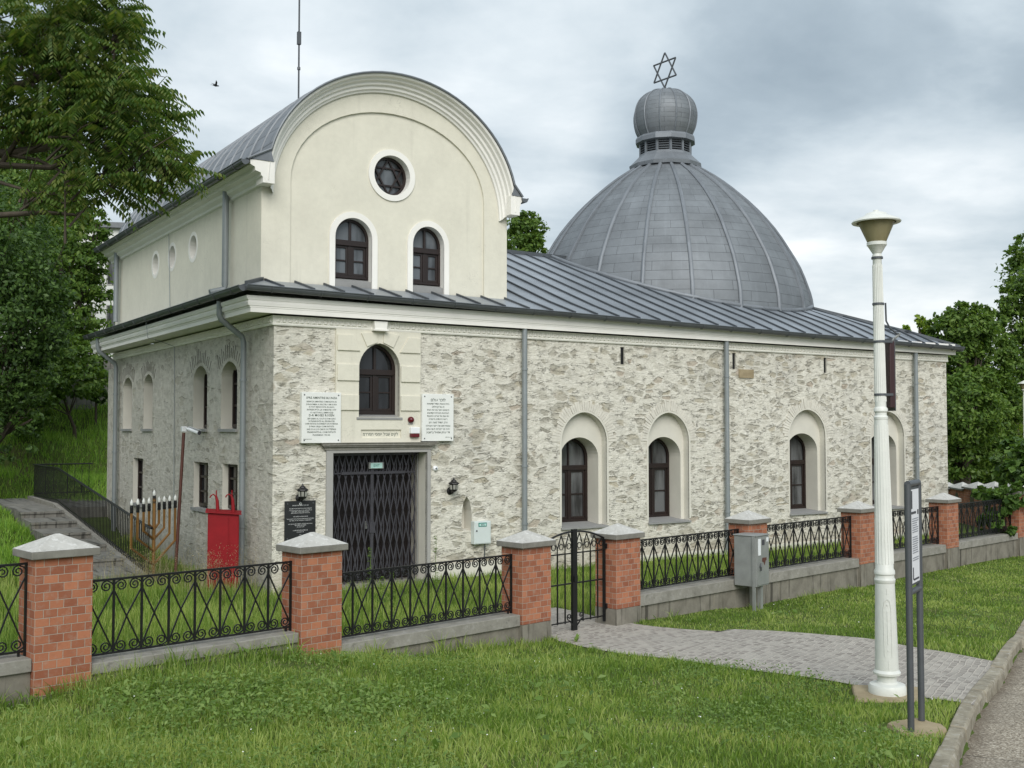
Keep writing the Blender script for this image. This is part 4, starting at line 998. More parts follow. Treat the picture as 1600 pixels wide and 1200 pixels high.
def strip(name, left, right, m, lift, ncross=10, nalong=60, thick=.0):
    def res(P, n):
        P = np.array(P, float); s_ = np.concatenate([[0], np.cumsum(np.hypot(*np.diff(P, axis=0).T))]); t = np.linspace(0, s_[-1], n)
        return np.stack([np.interp(t, s_, P[:, 0]), np.interp(t, s_, P[:, 1])], 1), t
    l, tl = res(left, nalong); r_, tr = res(right, nalong); mb = MB(); vv = []
    for k in range(nalong):
        for c_ in range(ncross+1):
            p = l[k]+(r_[k]-l[k])*c_/ncross; vv.append((p[0], p[1], g(*p)+lift))
    mb.vs(vv); w = ncross+1
    W = [float(np.hypot(*(r_[k]-l[k]))) for k in range(nalong)]
    for k in range(nalong-1):
        for c_ in range(ncross):
            t0, t1 = (tl[k]+tr[k])/2, (tl[k+1]+tr[k+1])/2
            mb.face((k*w+c_, k*w+c_+1, (k+1)*w+c_+1, (k+1)*w+c_), 0, [(W[k]*c_/ncross, t0), (W[k]*(c_+1)/ncross, t0), (W[k+1]*(c_+1)/ncross, t1), (W[k+1]*c_/ncross, t1)])
    o = mb.build(name, m, smooth=180); return tag(o, None, None, kind='structure')
off = lambda P, d: [(x+d*.87, y-d*.5) for x, y in P]
strip('street', off(KERB, .09), off(KERB, 8.5), 'street', -.115, 24, 140)
# stone kerb, block by block in one sheet
kb = MB(); t_ = 0
kd = np.concatenate([[0], np.cumsum(np.hypot(*np.diff(KX, axis=0).T))]); kpos = 0
random.seed(3)
while kpos < kd[-1]-1:
    ln = random.uniform(.55, 1.0); ends = []
    for t in (kpos+.006, kpos+ln-.006): ends.append((np.interp(t, kd, KX[:, 0]), np.interp(t, kd, KX[:, 1])))
    (xa, ya), (xb, yb) = ends; dx, dy = xb-xa, yb-ya; l_ = math.hypot(dx, dy); nx_, ny_ = dy/l_, -dx/l_
    j = random.uniform(-.012, .012); k = len(kb.v)
    for (x, y) in ends:
        z = g(x, y)+.02+random.uniform(-.012, .012)
        kb.v += [(x-nx_*.03, y-ny_*.03, z-.22), (x-nx_*.03, y-ny_*.03, z), (x+nx_*(.085+j), y+ny_*(.085+j), z-.004), (x+nx_*(.105+j), y+ny_*(.105+j), z-.03), (x+nx_*(.115+j), y+ny_*(.115+j), z-.25)]
    for q in range(4): kb.face((k+q, k+q+1, k+6+q, k+5+q))
    kb.face((k, k+4, k+3, k+2, k+1)); kb.face((k+5, k+6, k+7, k+8, k+9)); kpos += ln
tag(kb.build('kerb', 'kerb', bevel=.012), None, None, kind='structure')
PATH_L = [(.42, 15.0), (.62, 14.3), (.86, 13.75), (1.53, 13.0), (2.79, 11.9), (3.62, 10.98), (4.15, 10.30), (4.26, 10.1)]
PATH_R = [(1.42, 15.85), (2.0, 15.35), (2.86, 14.86), (3.02, 15.10), (4.67, 14.2), (5.5, 12.75), (5.6, 12.63), (5.66, 12.73)]
strip('garden_path', [(-.35, 16.6), (-.1, 15.9)]+PATH_L, [(.7, 17.5), (.95, 16.7)]+PATH_R, 'setts', .012, 14, 46)

# ------------------------------------------------------------------ fence
PHT = [-.98, -1.15, -1.345, -1.365, -1.345, -1.355, -1.345, -1.33]; PBB = [-2.43, -2.57, -2.54, -2.55, -2.50, -2.51, -2.49, -2.52]
PLAB = ['brick gate-fence pillar with pyramid cap, left of the menorah and stairs', 'brick pillar with pyramid cap in front of the black granite plaque', 'brick pillar with pyramid cap at the left side of the iron gate', 'brick pillar with pyramid cap at the right side of the iron gate',
        'brick pillar with pyramid cap behind the grey steel utility cabinet', 'brick pillar with pyramid cap just left of the white lamp post', 'brick pillar with pyramid cap right of the two-legged notice board', 'brick pillar overgrown by the vine shrub at the far end of the fence']
PLAB[0] = 'nearest brick pillar with pyramid cap, left of the menorah and stairs'
def pillar(x, y, top, bb, gr_, label, foot=True, group='brick pillars of the street fence', rz=FA):
    zt, zb, zg = top+CAMH, bb+CAMH, gr_
    t = thing('brick_pillar', label, 'pillar', (x, y, zg), rz, group)
    b = MB(); b.box(-.265, .265, -.20, .20, zb-zg if foot else -.2, zt-.20-zg); b.build('shaft', 'brick', t, bevel=.004)
    if foot: b = MB(); b.box(-.268, .268, -.203, .203, -.3, zb-zg-.003); b.build('foot', 'wallconc', t)
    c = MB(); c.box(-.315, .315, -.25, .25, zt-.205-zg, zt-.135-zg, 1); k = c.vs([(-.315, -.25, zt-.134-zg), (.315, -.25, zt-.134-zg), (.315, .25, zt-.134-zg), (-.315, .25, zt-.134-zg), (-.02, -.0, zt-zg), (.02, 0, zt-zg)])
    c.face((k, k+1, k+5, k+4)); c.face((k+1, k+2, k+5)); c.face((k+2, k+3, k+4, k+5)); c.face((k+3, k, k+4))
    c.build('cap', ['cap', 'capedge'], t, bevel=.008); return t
for q, (x, y) in enumerate(PIL): pillar(x, y, PHT[q], PBB[q], g(x, y), PLAB[q], foot=q != 1)
x0_, y0_ = PIL[0][0]-FD.x*2.85, PIL[0][1]-FD.y*2.85

def spiral(cx, cz, r_, start, turns, sgn, n=14):
    return [(cx+(r_*(1-.78*k/n))*math.cos(start+sgn*turns*2*math.pi*k/n), 0, cz+(r_*(1-.78*k/n))*math.sin(start+sgn*turns*2*math.pi*k/n)) for k in range(n+1)]
def fence_panel(p, q, rail, low, cop, label, bays):
    (xa, ya), (xb, yb) = p, q; ln = math.hypot(xb-xa, yb-ya); s0 = .27; w = ln-2*s0; zb = cop[0]+CAMH
    t = thing('iron_fence_panel', label, 'fence panel', (xa+FD.x*s0, ya+FD.y*s0, zb), FA, 'wrought iron fence panels')
    hh = rail-cop[0]; bw = w/bays; sb = .105
    b = MB(); b.box(-.02, w+.02, -.013, .013, hh-.014, hh+.006); b.build('top_rail', 'iron', t)
    b = MB(); b.box(-.02, w+.02, -.012, .012, .035, .053); b.box(.05, .07, -.01, .01, -.02, .036); b.box(w-.07, w-.05, -.01, .01, -.02, .036); b.build('bottom_rail', 'iron', t)
    b = MB(); z0, z1 = .05, hh-.012
    for k in range(bays+1): b.box(k*bw-.0105, k*bw+.0105, -.0105, .0075, z0, z1)
    for s_ in (0, bays): b.box(s_*bw-.014, s_*bw+.014, -.014, .014, z0-.05, z1+.02)
    for k in range(bays):
        b.tube([(k*bw+.004, .006, z0+.02), (k*bw+bw*.5, .006, (z0+z1)/2), ((k+1)*bw-.004, .006, z1-sb)], .0095, 4); b.tube([(k*bw+.004, -.006, z1-sb), ((k+1)*bw-.004, -.006, z0+.02)], .0095, 4)
    b.build('lattice_bars', 'iron', t)
    for zz, sg in ((z1-.056, 1), (z0+.056, -1)):
        b = MB()
        for k in range(bays):
            c_ = (k+.5)*bw; r_ = min(.055, bw*.23)
            for sd in (-1, 1):
                sp_ = spiral(c_+sd*bw*.24, zz, r_, math.pi/2*sg if True else 0, 1.55, -sd*sg*-1)
                b.tube([(k*bw if sd < 0 else (k+1)*bw, 0, zz+sg*.045-sg*.04)]+[(c_+sd*bw*.40, 0, zz+sg*.035)]+sp_, .0085, 4)
        b.build('scrollwork', 'iron', t)
    wz = thing('low_wall', label.replace('wrought iron fence panel', 'low wall under the iron panel'), 'low wall', (xa+FD.x*s0, ya+FD.y*s0, zb), FA, 'low concrete walls of the street fence')
    th = cop[0]-cop[1]
    b = MB(); b.box(-.0, w, -.17, .17, -th, -.0); b.build('coping', 'coping', wz, bevel=.008)
    b = MB(); b.box(0, w, -.135, .135, -th-1.0, -th-.002); b.build('wall_body', 'wallconc', wz)
FP = [(-1, 0, -1.235, -2.05, (-2.08, -2.2), 8), (0, 1, -1.455, -2.2, (-2.21, -2.315), 8), (1, 2, -1.645, -2.4, (-2.41, -2.555), 10), (3, 4, -1.64, -2.4, (-2.41, -2.575), 10), (4, 5, -1.63, -2.4, (-2.40, -2.56), 11), (5, 6, -1.625, -2.4, (-2.41, -2.575), 11), (6, 7, -1.62, -2.4, (-2.41, -2.56), 11)]
FL = ['wrought iron fence panel cut by the photo edge, left of the nearest pillar', 'wrought iron fence panel in front of the red cabinet and menorah', 'wrought iron fence panel in front of the folding door grille', 'wrought iron fence panel between the gate and the utility cabinet',
      'wrought iron fence panel right of the utility cabinet', 'wrought iron fence panel crossed by the white lamp post', 'wrought iron fence panel half covered by the vine shrub']
for (a, b_, rail, low, cop, bays), lb in zip(FP, FL): fence_panel((x0_, y0_) if a < 0 else PIL[a], PIL[b_], rail, low, cop, lb, bays)

# gate
(xa, ya), (xb, yb) = PIL[2], PIL[3]; gl = math.hypot(xb-xa, yb-ya); gz = g((xa+xb)/2, (ya+yb)/2)+.04
gt = thing('iron_gate', 'double-leaf wrought iron gate with arched top between two brick pillars', 'gate', (xa+FD.x*.27, ya+FD.y*.27, gz), FA)
w = gl-.54; ztop = -1.42+CAMH-gz
def gate_leaf(x0, x1, inner):
    b = MB(); n = 4; zr = lambda x: ztop-.15*((x-w/2)/(w/2))**2
    zb = .10
    xo = x0 if inner == x1 else x1
    b.box(min(xo, xo+(.03 if xo == x0 else -.03)), max(xo, xo+(.03 if xo == x0 else -.03)), -.018, .018, .02, zr(xo)+.02)
    b.tube([(x0+(x1-x0)*t/10, 0, zr(x0+(x1-x0)*t/10)) for t in range(11)], .014, 5)
    b.tube([(x0, 0, ztop-.30), (x1, 0, ztop-.30)], .012, 4); b.tube([(x0, 0, .62), (x1, 0, .62)], .014, 4); b.tube([(x0, 0, zb), (x1, 0, zb)], .012, 4)
    for k in range(1, n): x = x0+(x1-x0)*k/n; b.box(x-.008, x+.008, -.008, .008, zb-.02, ztop-.29)
    lo = b.build('gate_leaf', 'iron', gt)
    s_ = MB()
    for k in range(n):
        xa_, xb_ = x0+(x1-x0)*k/n, x0+(x1-x0)*(k+1)/n; xm = (xa_+xb_)/2; zt_ = zr(xm)
        s_.tube([(xa_, 0, ztop-.30), (xa_, 0, ztop-.22), (xm, 0, zt_-.02)], .008, 4); s_.tube([(xb_, 0, ztop-.30), (xb_, 0, ztop-.22), (xm, 0, zt_-.02)], .008, 4)
        s_.tube([(xm+.04*math.cos(t), 0, ztop-.2+.04*math.sin(t)) for t in [2*math.pi*q/10 for q in range(10)]], .007, 4, closed=True)
    s_.build('fan_ornament', 'iron', lo)
    return lo
gate_leaf(.02, w/2-.03, w/2-.03); gate_leaf(w/2+.03, w-.02, w/2+.03)
b = MB(); b.box(w/2-.045, w/2+.045, -.02, .02, -.03, ztop+.03); b.box(w/2-.03, w/2+.03, -.04, .04, .64, .72); b.build('meeting_stile', 'iron', gt)
b = MB()
for sd in (-1, 1): b.tube([(w/2+sd*.04, -.02, .04)]+[(x, -.02, z) for x, _, z in spiral(w/2+sd*.12, .17, .05, -math.pi/2, 1.3, sd)], .009, 4)
b.build('foot_scroll', 'iron', gt)
b = MB()
for z in (.2, 1.05): b.box(w-.03, w+.02, -.03, .03, z, z+.07); b.box(-.02, .03, -.03, .03, z, z+.07)
b.build('hinges', 'iron', gt)

# grey steel utility cabinet in front of the fifth pillar
ux, uy = PIL[4]; ux += .69*.36-.7241*.42; uy += -.7241*.36-.6897*.42; uz = g(ux, uy)
uc = thing('utility_cabinet', 'weathered grey steel utility cabinet on legs in front of a brick pillar', 'utility cabinet', (ux, uy, uz), FA+R(6))
zc0, zc1 = -2.49+CAMH-uz, -1.70+CAMH-uz
b = MB(); b.box(-.22, .20, -.19, .20, zc0, zc1); b.box(-.235, .215, -.205, .215, zc1, zc1+.018); b.build('housing', 'galv', uc, bevel=.006)
b = MB(); b.box(-.20, .185, -.20, -.189, zc0+.02, zc1-.02); dd = b.build('door', 'galv', uc, bevel=.003)
b = MB(); b.box(-.175, -.09, -.204, -.199, zc1-.30, zc1-.04); b.build('sticker', 'whiteplastic', dd); b = MB(); b.box(.10, .175, -.204, -.199, zc1-.10, zc1-.035); b.build('sticker', 'whiteplastic', dd)
b = MB(); b.box(-.045, .035, -0.205, -.199, zc1-.145, zc1-.06); b.build('vent', 'ink', dd)
b = MB(); b.tube([(-.11, -.22, zc1-.42), (-.13, -.225, zc1-.48), (-.12, -.22, zc1-.54)], .012, 6); b.box(-.135, -.10, -.225, -.20, zc1-.5, zc1-.46); b.build('handle', 'darksteel', dd)
b = MB(); b.extr([(-.05, zc1-.40), (.0, zc1-.42), (.03, zc1-.47), (.07, zc1-.40), (.10, zc1-.39), (.10, zc1-.35), (-.04, zc1-.345)], -0.203, -.199); b.build('rust_patch', 'rust', dd)
b = MB(); b.box(-.245, -.205, -.17, -.13, -.1, zc1); b.build('leg', 'galv', uc); b = MB(); b.box(.0, .07, -.15, -.09, -.1, zc0); b.build('leg', 'galv', uc); b = MB(); b.box(.09, .12, .0, .05, -.1, zc0); b.build('leg', 'galv', uc)

# ------------------------------------------------------------------ street lamps
def street_lamp(x, y, label, lean=0., banner=True):
    z = g(x, y)
    t = thing('street_lamp', label, 'street lamp', (x, y, z), R(20), 'white lamp posts'); t.rotation_euler = (0, -lean, 0)
    zz = lambda h: h+2.62
    b = MB()
    b.lathe([(.173, 0), (.178, .02), (.178, .09), (.165, .118), (.105, .13), (.092, .145), (.092, .185), (.096, .205), (.128, .215), (.130, .235), (.112, .26), (.109, .40), (.100, .80), (.093, zz(-1.52))], 28)
    b.lathe([(.093, zz(-1.52)), (.099, zz(-1.51)), (.101, zz(-1.485)), (.090, zz(-1.465)), (.090, zz(-1.44)), (.099, zz(-1.43)), (.098, zz(-1.40)), (.086, zz(-1.38)), (.080, zz(-1.1)), (.072, zz(-.5)), (.064, zz(.08))], 28, cap=False)
    b.lathe([(.064, zz(.08)), (.068, zz(.09)), (.068, zz(.11)), (.056, zz(.125)), (.056, zz(.15)), (.068, zz(.165)), (.067, zz(.19)), (.054, zz(.21)), (.049, zz(1.0)), (.043, zz(1.68)), (.048, zz(1.69)), (.048, zz(1.71)), (.040, zz(1.73)), (.045, zz(1.76))], 24, cap=False)
    po = b.build('post', 'lampwhite', t, smooth=32)
    b = MB(); fl = 18       # fluting ribs on the lower and middle shaft
    for q in range(fl):
        an = 2*math.pi*q/fl
        for (r0, z0, r1, z1) in ((.085, zz(-1.33), .063, zz(.03)), (.053, zz(.26), .0445, zz(1.62))): b.tube([(r0*math.cos(an), r0*math.sin(an), z0), (r1*math.cos(an), r1*math.sin(an), z1)], .0045, 4)
    b.build('fluting', 'lampwhite', po)
    b = MB()    # inspection door
    for da in (-.55, .62):
        for z0, z1 in ((.40, .52), (.98, 1.06)): pass
    an = -math.pi/2-.16; cx_, cy_ = math.cos(an), math.sin(an)
    def on(zq, aoff, ex): r_ = .1085-(zq-.40)*.0215+ex; return (r_*math.cos(an+aoff), r_*math.sin(an+aoff), zq)
    outl = [on(.40, -.32, .002), on(.86, -.36, .002), on(.93, -.25, .002), on(.955, 0, .002), on(.93, .25, .002), on(.86, .36, .002), on(.40, .32, .002)]
    b.tube(outl, .004, 4, closed=True)
    for zq in (.46, .9): b.tube([on(zq, 0, -.002), on(zq, 0, .004)], .009, 6)
    b.tube([on(.52, 0, .001), on(.84, 0, .001)], .006, 4); b.tube([on(.28, 0, .001), on(.36, 0, .001)], .005, 4); b.tube([on(1.0, 0, .001), on(1.06, 0, .001)], .005, 4)
    b.build('inspection_door', 'lampwhite', po)
    b = MB(); b.lathe([(.044, zz(1.735)), (.090, zz(1.812)), (.096, zz(1.815)), (.096, zz(1.845)), (.088, zz(1.85))], 24); b.build('lamp_collar', 'lampwhite', t, smooth=40)
    b = MB(); b.lathe([(.090, zz(1.848)), (.178, zz(2.052)), (.178, zz(2.056)), (.165, zz(2.054)), (.08, zz(1.86))], 28); b.build('diffuser', 'diffuser', t, smooth=40)
    b = MB(); b.lathe([(.19, zz(2.045)), (.232, zz(2.04)), (.238, zz(2.05)), (.225, zz(2.068)), (.15, zz(2.10)), (.11, zz(2.118)), (.10, zz(2.135)), (.05, zz(2.15)), (.001, zz(2.152))], 32, cap=False); b.lathe([(.028, zz(2.148)), (.026, zz(2.168)), (.001, zz(2.17))], 10, cap=False); b.build('lamp_hood', 'lampwhite', t, smooth=50)
    b = MB()
    for q in range(3):
        a_ = 2*math.pi*q/3+.5; b.lathe([(.012, .08), (.012, .11), (.001, .112)], 8, (.145*math.cos(a_), .145*math.sin(a_)))
    b.build('anchor_bolts', 'iron', t)
    if banner:
        b = MB()
        for h_, r_ in ((1.69, .05), (1.23, .051), (.855, .053), (.33, .055)): b.lathe([(r_+.001, zz(h_-.012)), (r_+.006, zz(h_-.01)), (r_+.006, zz(h_+.01)), (r_+.001, zz(h_+.012))], 18)
        b.build('clamp', 'darksteel', t)
    return t
LX, LY = 3.674, 10.70
lamp = street_lamp(LX, LY, 'white cast lamp post with smoked cone lantern beside the sett path', lean=R(.55))
ft = MB(); k = ft.vs([(-.42, -.30, -.05), (.30, -.36, -.05), (.42, .28, -.05), (-.25, .36, -.05), (-.40, -.28, .035), (.28, -.34, .03), (.40, .27, .03), (-.24, .34, .035)])
for q in ((4, 5, 6, 7), (0, 1, 5, 4), (1, 2, 6, 5), (2, 3, 7, 6), (3, 0, 4, 7)): ft.face([k+i for i in q])
fo_ = ft.build('lamp_footing', 'slab', bevel=.02, loc=(LX, LY, g(LX, LY))); tag(fo_, 'ochre concrete footing slab under the white lamp post', 'footing')
bx, by = LX+.0, LY
bn = thing('banner_box', 'narrow dark brown light box strapped to the lamp post, seen edge-on', 'light box', (LX+.085, LY, g(LX, LY)+2.62), R(12))
b = MB(); b.box(-.028, .028, -.02, .26, .20, .86); b.build('housing', 'bannerbrown', bn, bevel=.008)
b = MB(); b.extr([(.03, .20), (.045, .17), (.045, .9), (.03, .86)], 0., .24); b.build('frame', 'darksteel', bn)
b = MB()
for h_ in (.33, .855): b.box(-.14, .0, -.03, -.01, h_-.012, h_+.012)
b.build('bracket', 'darksteel', bn)
b = MB(); b.tube([(-.055, .0, 1.24), (-.05, .0, 1.06), (-.01, .0, .99), (.06, .0, .94), (.10, .0, .93)], .010, 6); b.build('cable', 'darksteel', bn)
b = MB(); b.tube([(.10, .0, .94), (.04, .02, .88), (.02, .03, .84)], .014, 6); b.build('cable_arm', 'galv', bn)
lamp2 = street_lamp(18.95, 40.0, 'distant white lamp post at the end of the street, half hidden by trees', banner=False)

# ------------------------------------------------------------------ two-legged notice board
sx_, sy_ = 3.285, 9.013; ex_, ey_ = 3.495, 9.34; sl_ = math.hypot(ex_-sx_, ey_-sy_); sa = math.atan2(ey_-sy_, ex_-sx_); sz = g(sx_, sy_)
nb = thing('notice_board', 'slim grey two-legged notice board with a printed sheet, seen almost edge-on', 'notice board', (sx_, sy_, sz), sa)
zt = -.46+CAMH-sz; zl = -1.36+.0+CAMH-sz
for x in (0, sl_):
    b = MB(); b.tube([(x, 0, -.15), (x, 0, zt-.0)], .0275, 10); b.build('post', 'darksteel', nb, smooth=50)
b = MB(); b.tube([(-.0, 0, zt-.0), (sl_, 0, zt)], .0275, 10); b.tube([(0, 0, zl), (sl_, 0, zl)], .025, 10); b.build('cross_rail', 'darksteel', nb, smooth=50)
b = MB(); b.box(.03, sl_-.03, -.008, .012, zl+.05, zt-.03); bo_ = b.build('board', 'darksteel', nb)
b = MB(); b.box(.05, sl_-.04, -.012, -.009, zl+.07, zt-.05); pa_ = b.build('printed_sheet', 'paper', bo_)
b = MB(); pw = sl_-.09; px0 = .05; ph0, ph1 = zl+.07, zt-.05; hh_ = ph1-ph0
b.box(px0, px0+.055, -.0145, -.0125, ph1-.16, ph1-.01, 0)
b.box(px0+.02, px0+pw*.62, -.0145, -.0125, ph1-.205, ph1-.185, 0); b.box(px0+pw*.8, px0+pw*.93, -.0145, -.0125, ph1-.215, ph1-.175, 0)
b.box(px0+.05, px0+.075, -.0145, -.0125, ph0+.03, ph0+.13, 0); b.box(px0+.08, px0+pw*.9, -.0145, -.0125, ph0+.02, ph0+.035, 0)
b.build('headline_bar', 'ink', pa_)
b = MB(); z = ph1-.25; rnd = random.Random(2); blk = 0
while z > ph0+.17:
    if blk % 8 == 7: z -= .025
    b.box(px0+.05, px0+.05+(pw-.08)*rnd.uniform(.75, 1), -.0145, -.0125, z, z+.008); z -= .0185; blk += 1
b.build('text_lines', 'greyink', pa_)
ft = MB(); n = 14; k = ft.vs([((.34+.05*math.sin(q*2.3))*math.cos(2*math.pi*q/n)*.8, (.22+.03*math.cos(q*1.7))*math.sin(2*math.pi*q/n), -.05) for q in range(n)]+[((.32+.05*math.sin(q*2.3))*math.cos(2*math.pi*q/n)*.8, (.20+.03*math.cos(q*1.7))*math.sin(2*math.pi*q/n), .03) for q in range(n)])
ft.face(range(k+n, k+2*n))
for q in range(n): j = (q+1) % n; ft.face((k+q, k+j, k+n+j, k+n+q))
o = ft.build('board_footing', 'slab', loc=((sx_+ex_)/2, (sy_+ey_)/2, g(sx_, sy_))); o.rotation_euler = (0, 0, sa); tag(o, 'rough ochre concrete footing around the notice board legs', 'footing')

# ------------------------------------------------------------------ side yard: ramp steps, railing, menorah, red cabinet, camera pole
def stair_h(i): return np.interp(i, [3.3, 12.3, 40], [-2.93, -2.06, -2.06])
st_ = thing('stairs', 'weathered concrete stairs with long treads climbing beside the railing', 'stairs', (*b2w(-1.2, 3.3), 0), BROT)
b = MB(); n = 6
for k in range(n):
    i0, i1 = k*1.5, (k+1)*1.5; z = -2.93+.87*(k+1)/n+CAMH
    b.box(-1.15, -.16, i0, i1+.02, -.4, z); b.box(-1.17, -.165, i0-.035, i0+.3, z-.045, z+.006)
b.box(-1.15, -.16, 9.0, 14.6, -.4, -2.06+CAMH+.001)
b.build('treads', 'oldconc', st_)
b = MB()
P = [(i, stair_h(i+3.3)+CAMH+.10) for i in (0, 2, 4, 6, 8, 9.0, 12.8)]
for (i0, z0), (i1, z1) in zip(P[:-1], P[1:]):
    k = b.vs([(-.16, i0, z0-.6), (.06, i0, z0-.6), (.06, i0, z0), (-.16, i0, z0), (-.16, i1, z1-.6), (.06, i1, z1-.6), (.06, i1, z1), (-.16, i1, z1)])
    for q in ((0, 1, 2, 3), (4, 7, 6, 5), (3, 2, 6, 7), (0, 3, 7, 4), (1, 5, 6, 2)): b.face([k+x for x in q])
b.build('stringer', 'coping', st_)
b = MB(); b.box(.06, 2.0, 8.9, 13.0, -.5, -2.08+CAMH); b.build('landing', 'oldconc', st_)
ra = thing('stair_railing', 'black steel bar railing running up beside the concrete stairs', 'railing', (*b2w(-1.2, 3.3), 0), BROT)
b = MB(); PT = [(i, stair_h(i+3.3)+CAMH+.10) for i in (-.2, 0, 9.0, 12.6)]
b.tube([(-.04, i, z+.92) for i, z in PT], .026, 6); b.tube([(-.04, i, z+.08) for i, z in PT], .016, 5); b.tube([(-.04, 12.6, PT[-1][1]+.92), (1.6, 12.6, PT[-1][1]+.92)], .022, 6); b.tube([(-.04, 12.6, PT[-1][1]+.08), (1.6, 12.6, PT[-1][1]+.08)], .016, 5); b.build('handrail', 'iron', ra)
b = MB(); i = 0.
while i < 12.6: z = stair_h(i+3.3)+CAMH+.10; b.box(-.049, -.031, i-.007, i+.007, z+.0, z+.92); i += .14
x = .1
while x < 1.6: b.box(x-.007, x+.007, 12.59, 12.61, PT[-1][1], PT[-1][1]+.92); x += .2
b.build('bars', 'iron', ra)

mx, my = -7.02, 21.3; mz = g(mx, my)
mn = thing('menorah', 'brass coloured nine-branched candelabrum with white flame bulbs beside the stair railing', 'menorah', (mx, my, mz), R(75))
zc = lambda h: h+CAMH-mz
b = MB(); b.tube([(0, 0, -.2), (0, 0, zc(-1.36))], .034, 6); b.build('stem', 'gold', mn, smooth=50)
tops = [-1.47]*4; br_ = [(-.19, -2.02), (-.42, -2.20), (-.67, -2.34), (-.93, -2.52)]
b0 = MB()
arm_x = [.17, .35, .54, .74]
for q, ax in enumerate(arm_x):
    zb_ = [-1.97, -2.16, -2.40, -2.66][q]; ze = zb_+[.11, .19, .30, .40][q]
    for sd in (-1, 1):
        arm = MB(); arm.tube([(0, 0, zc(zb_)), (sd*ax, 0, zc(ze)), (sd*ax, 0, zc(-1.50))], .027, 6); arm.build('branch', 'gold', mn, smooth=40)
for ax, top in [(0, -1.36)]+[(sd*a_, -1.50) for a_ in arm_x for sd in (-1, 1)]:
    k_ = MB(); k_.lathe([(.034, zc(top)-.10), (.036, zc(top)-.095), (.030, zc(top)-.09), (.036, zc(top)-.07), (.030, zc(top)-.06), (.033, zc(top)), (.028, zc(top)+.05)], 12, (ax, 0)); so_ = k_.build('candle_socket', 'iron', mn)
    k_ = MB(); k_.lathe([(.020, zc(top)+.05), (.032, zc(top)+.08), (.026, zc(top)+.12), (.011, zc(top)+.15), (.001, zc(top)+.17)], 12, (ax, 0)); k_.build('flame_bulb', 'plaque', so_, smooth=60)

qx, qy = b2w(-.56, .92); qz = g(qx, qy)
rc = thing('fire_cabinet', 'red painted steel fire tool cabinet with two hooks on top by the side wall', 'fire cabinet', (qx, qy, qz), R(14))
zc = lambda h: h+CAMH-qz
b = MB(); b.box(-.27, .27, -.12, .12, zc(-2.9), zc(-1.50)); b.build('housing', 'red', rc, bevel=.01)
b = MB(); k = b.vs([(-.31, -.17, zc(-1.485)), (.31, -.17, zc(-1.535)), (.31, .15, zc(-1.50)), (-.31, .15, zc(-1.45)), (-.31, -.17, zc(-1.465)), (.31, -.17, zc(-1.515)), (.31, .15, zc(-1.48)), (-.31, .15, zc(-1.43))])
for q in ((0, 3, 2, 1), (4, 5, 6, 7), (0, 1, 5, 4), (1, 2, 6, 5), (2, 3, 7, 6), (3, 0, 4, 7)): b.face([k+x for x in q])
b.build('roof_plate', 'red', rc)
b = MB(); b.box(-.25, .08, -.130, -.121, zc(-2.9), zc(-1.56)); b.box(.10, .25, -.130, -.121, zc(-2.9), zc(-1.56)); b.tube([(.09, -.13, zc(-1.6)), (.13, -.135, zc(-2.5)), (.12, -.13, zc(-2.9))], .006, 4); b.build('door', 'red', rc)
for x in (-.10, .17):
    b = MB(); b.tube([(x, .0, zc(-1.50)), (x-.015, .0, zc(-1.28)), (x-.04, .0, zc(-1.19))], [.034, .028, .018], 6); b.tube([(x-.03, .0, zc(-1.22)), (x-.08, .0, zc(-1.17)), (x-.12, .0, zc(-1.19)), (x-.14, .0, zc(-1.23))], .013, 5); b.tube([(x-.03, .0, zc(-1.25)), (x-.03, .0, zc(-1.10))], .011, 5); b.build('hook', 'red', rc)
for x in (-.22, .22):
    b = MB(); b.box(x-.02, x+.02, -.02, .02, -.1, zc(-2.94)); b.build('leg', 'red', rc)

cx_, cy_ = b2w(-.42, 3.95); cz = g(cx_, cy_)
cam_p = thing('camera_pole', 'thin brown steel pole carrying the security camera by the side wall', 'pole', (cx_, cy_, cz), BROT)
b = MB(); b.tube([(-.12, 0, -.1), (.02, 0, -.08+CAMH-cz)], .032, 8); b.build('pole', 'rust', cam_p, smooth=50)
sc2 = thing('security_camera', 'white bullet security camera on top of the thin brown pole', 'security camera', (*b2w(-.40, 3.95), -.06+CAMH), BROT)
b = MB(); b.box(-.05, .05, -.05, .05, 0, .11); b.build('junction_box', 'whiteplastic', sc2, bevel=.01)
b = MB(); b.v = []; b.tube([(.04, -.05, .07), (.08, -.12, .05), (.20, -.36, -.02)], [.018, .042, .045], 12); co_ = b.build('camera_body', 'whiteplastic', sc2, smooth=50)
b = MB(); b.tube([(.201, -.362, -.0205), (.21, -.38, -.026)], .040, 12); b.build('lens', 'ink', co_)
b = MB(); k = b.vs([(.04, -.08, .11), (.12, -.06, .10), (.26, -.38, .02), (.17, -.42, .03)]); b.face((k, k+1, k+2, k+3)); b.v += [(x, y, z+.006) for x, y, z in b.v[k:k+4]]; b.face((k+7, k+6, k+5, k+4)); b.build('sun_shield', 'whiteplastic', co_)

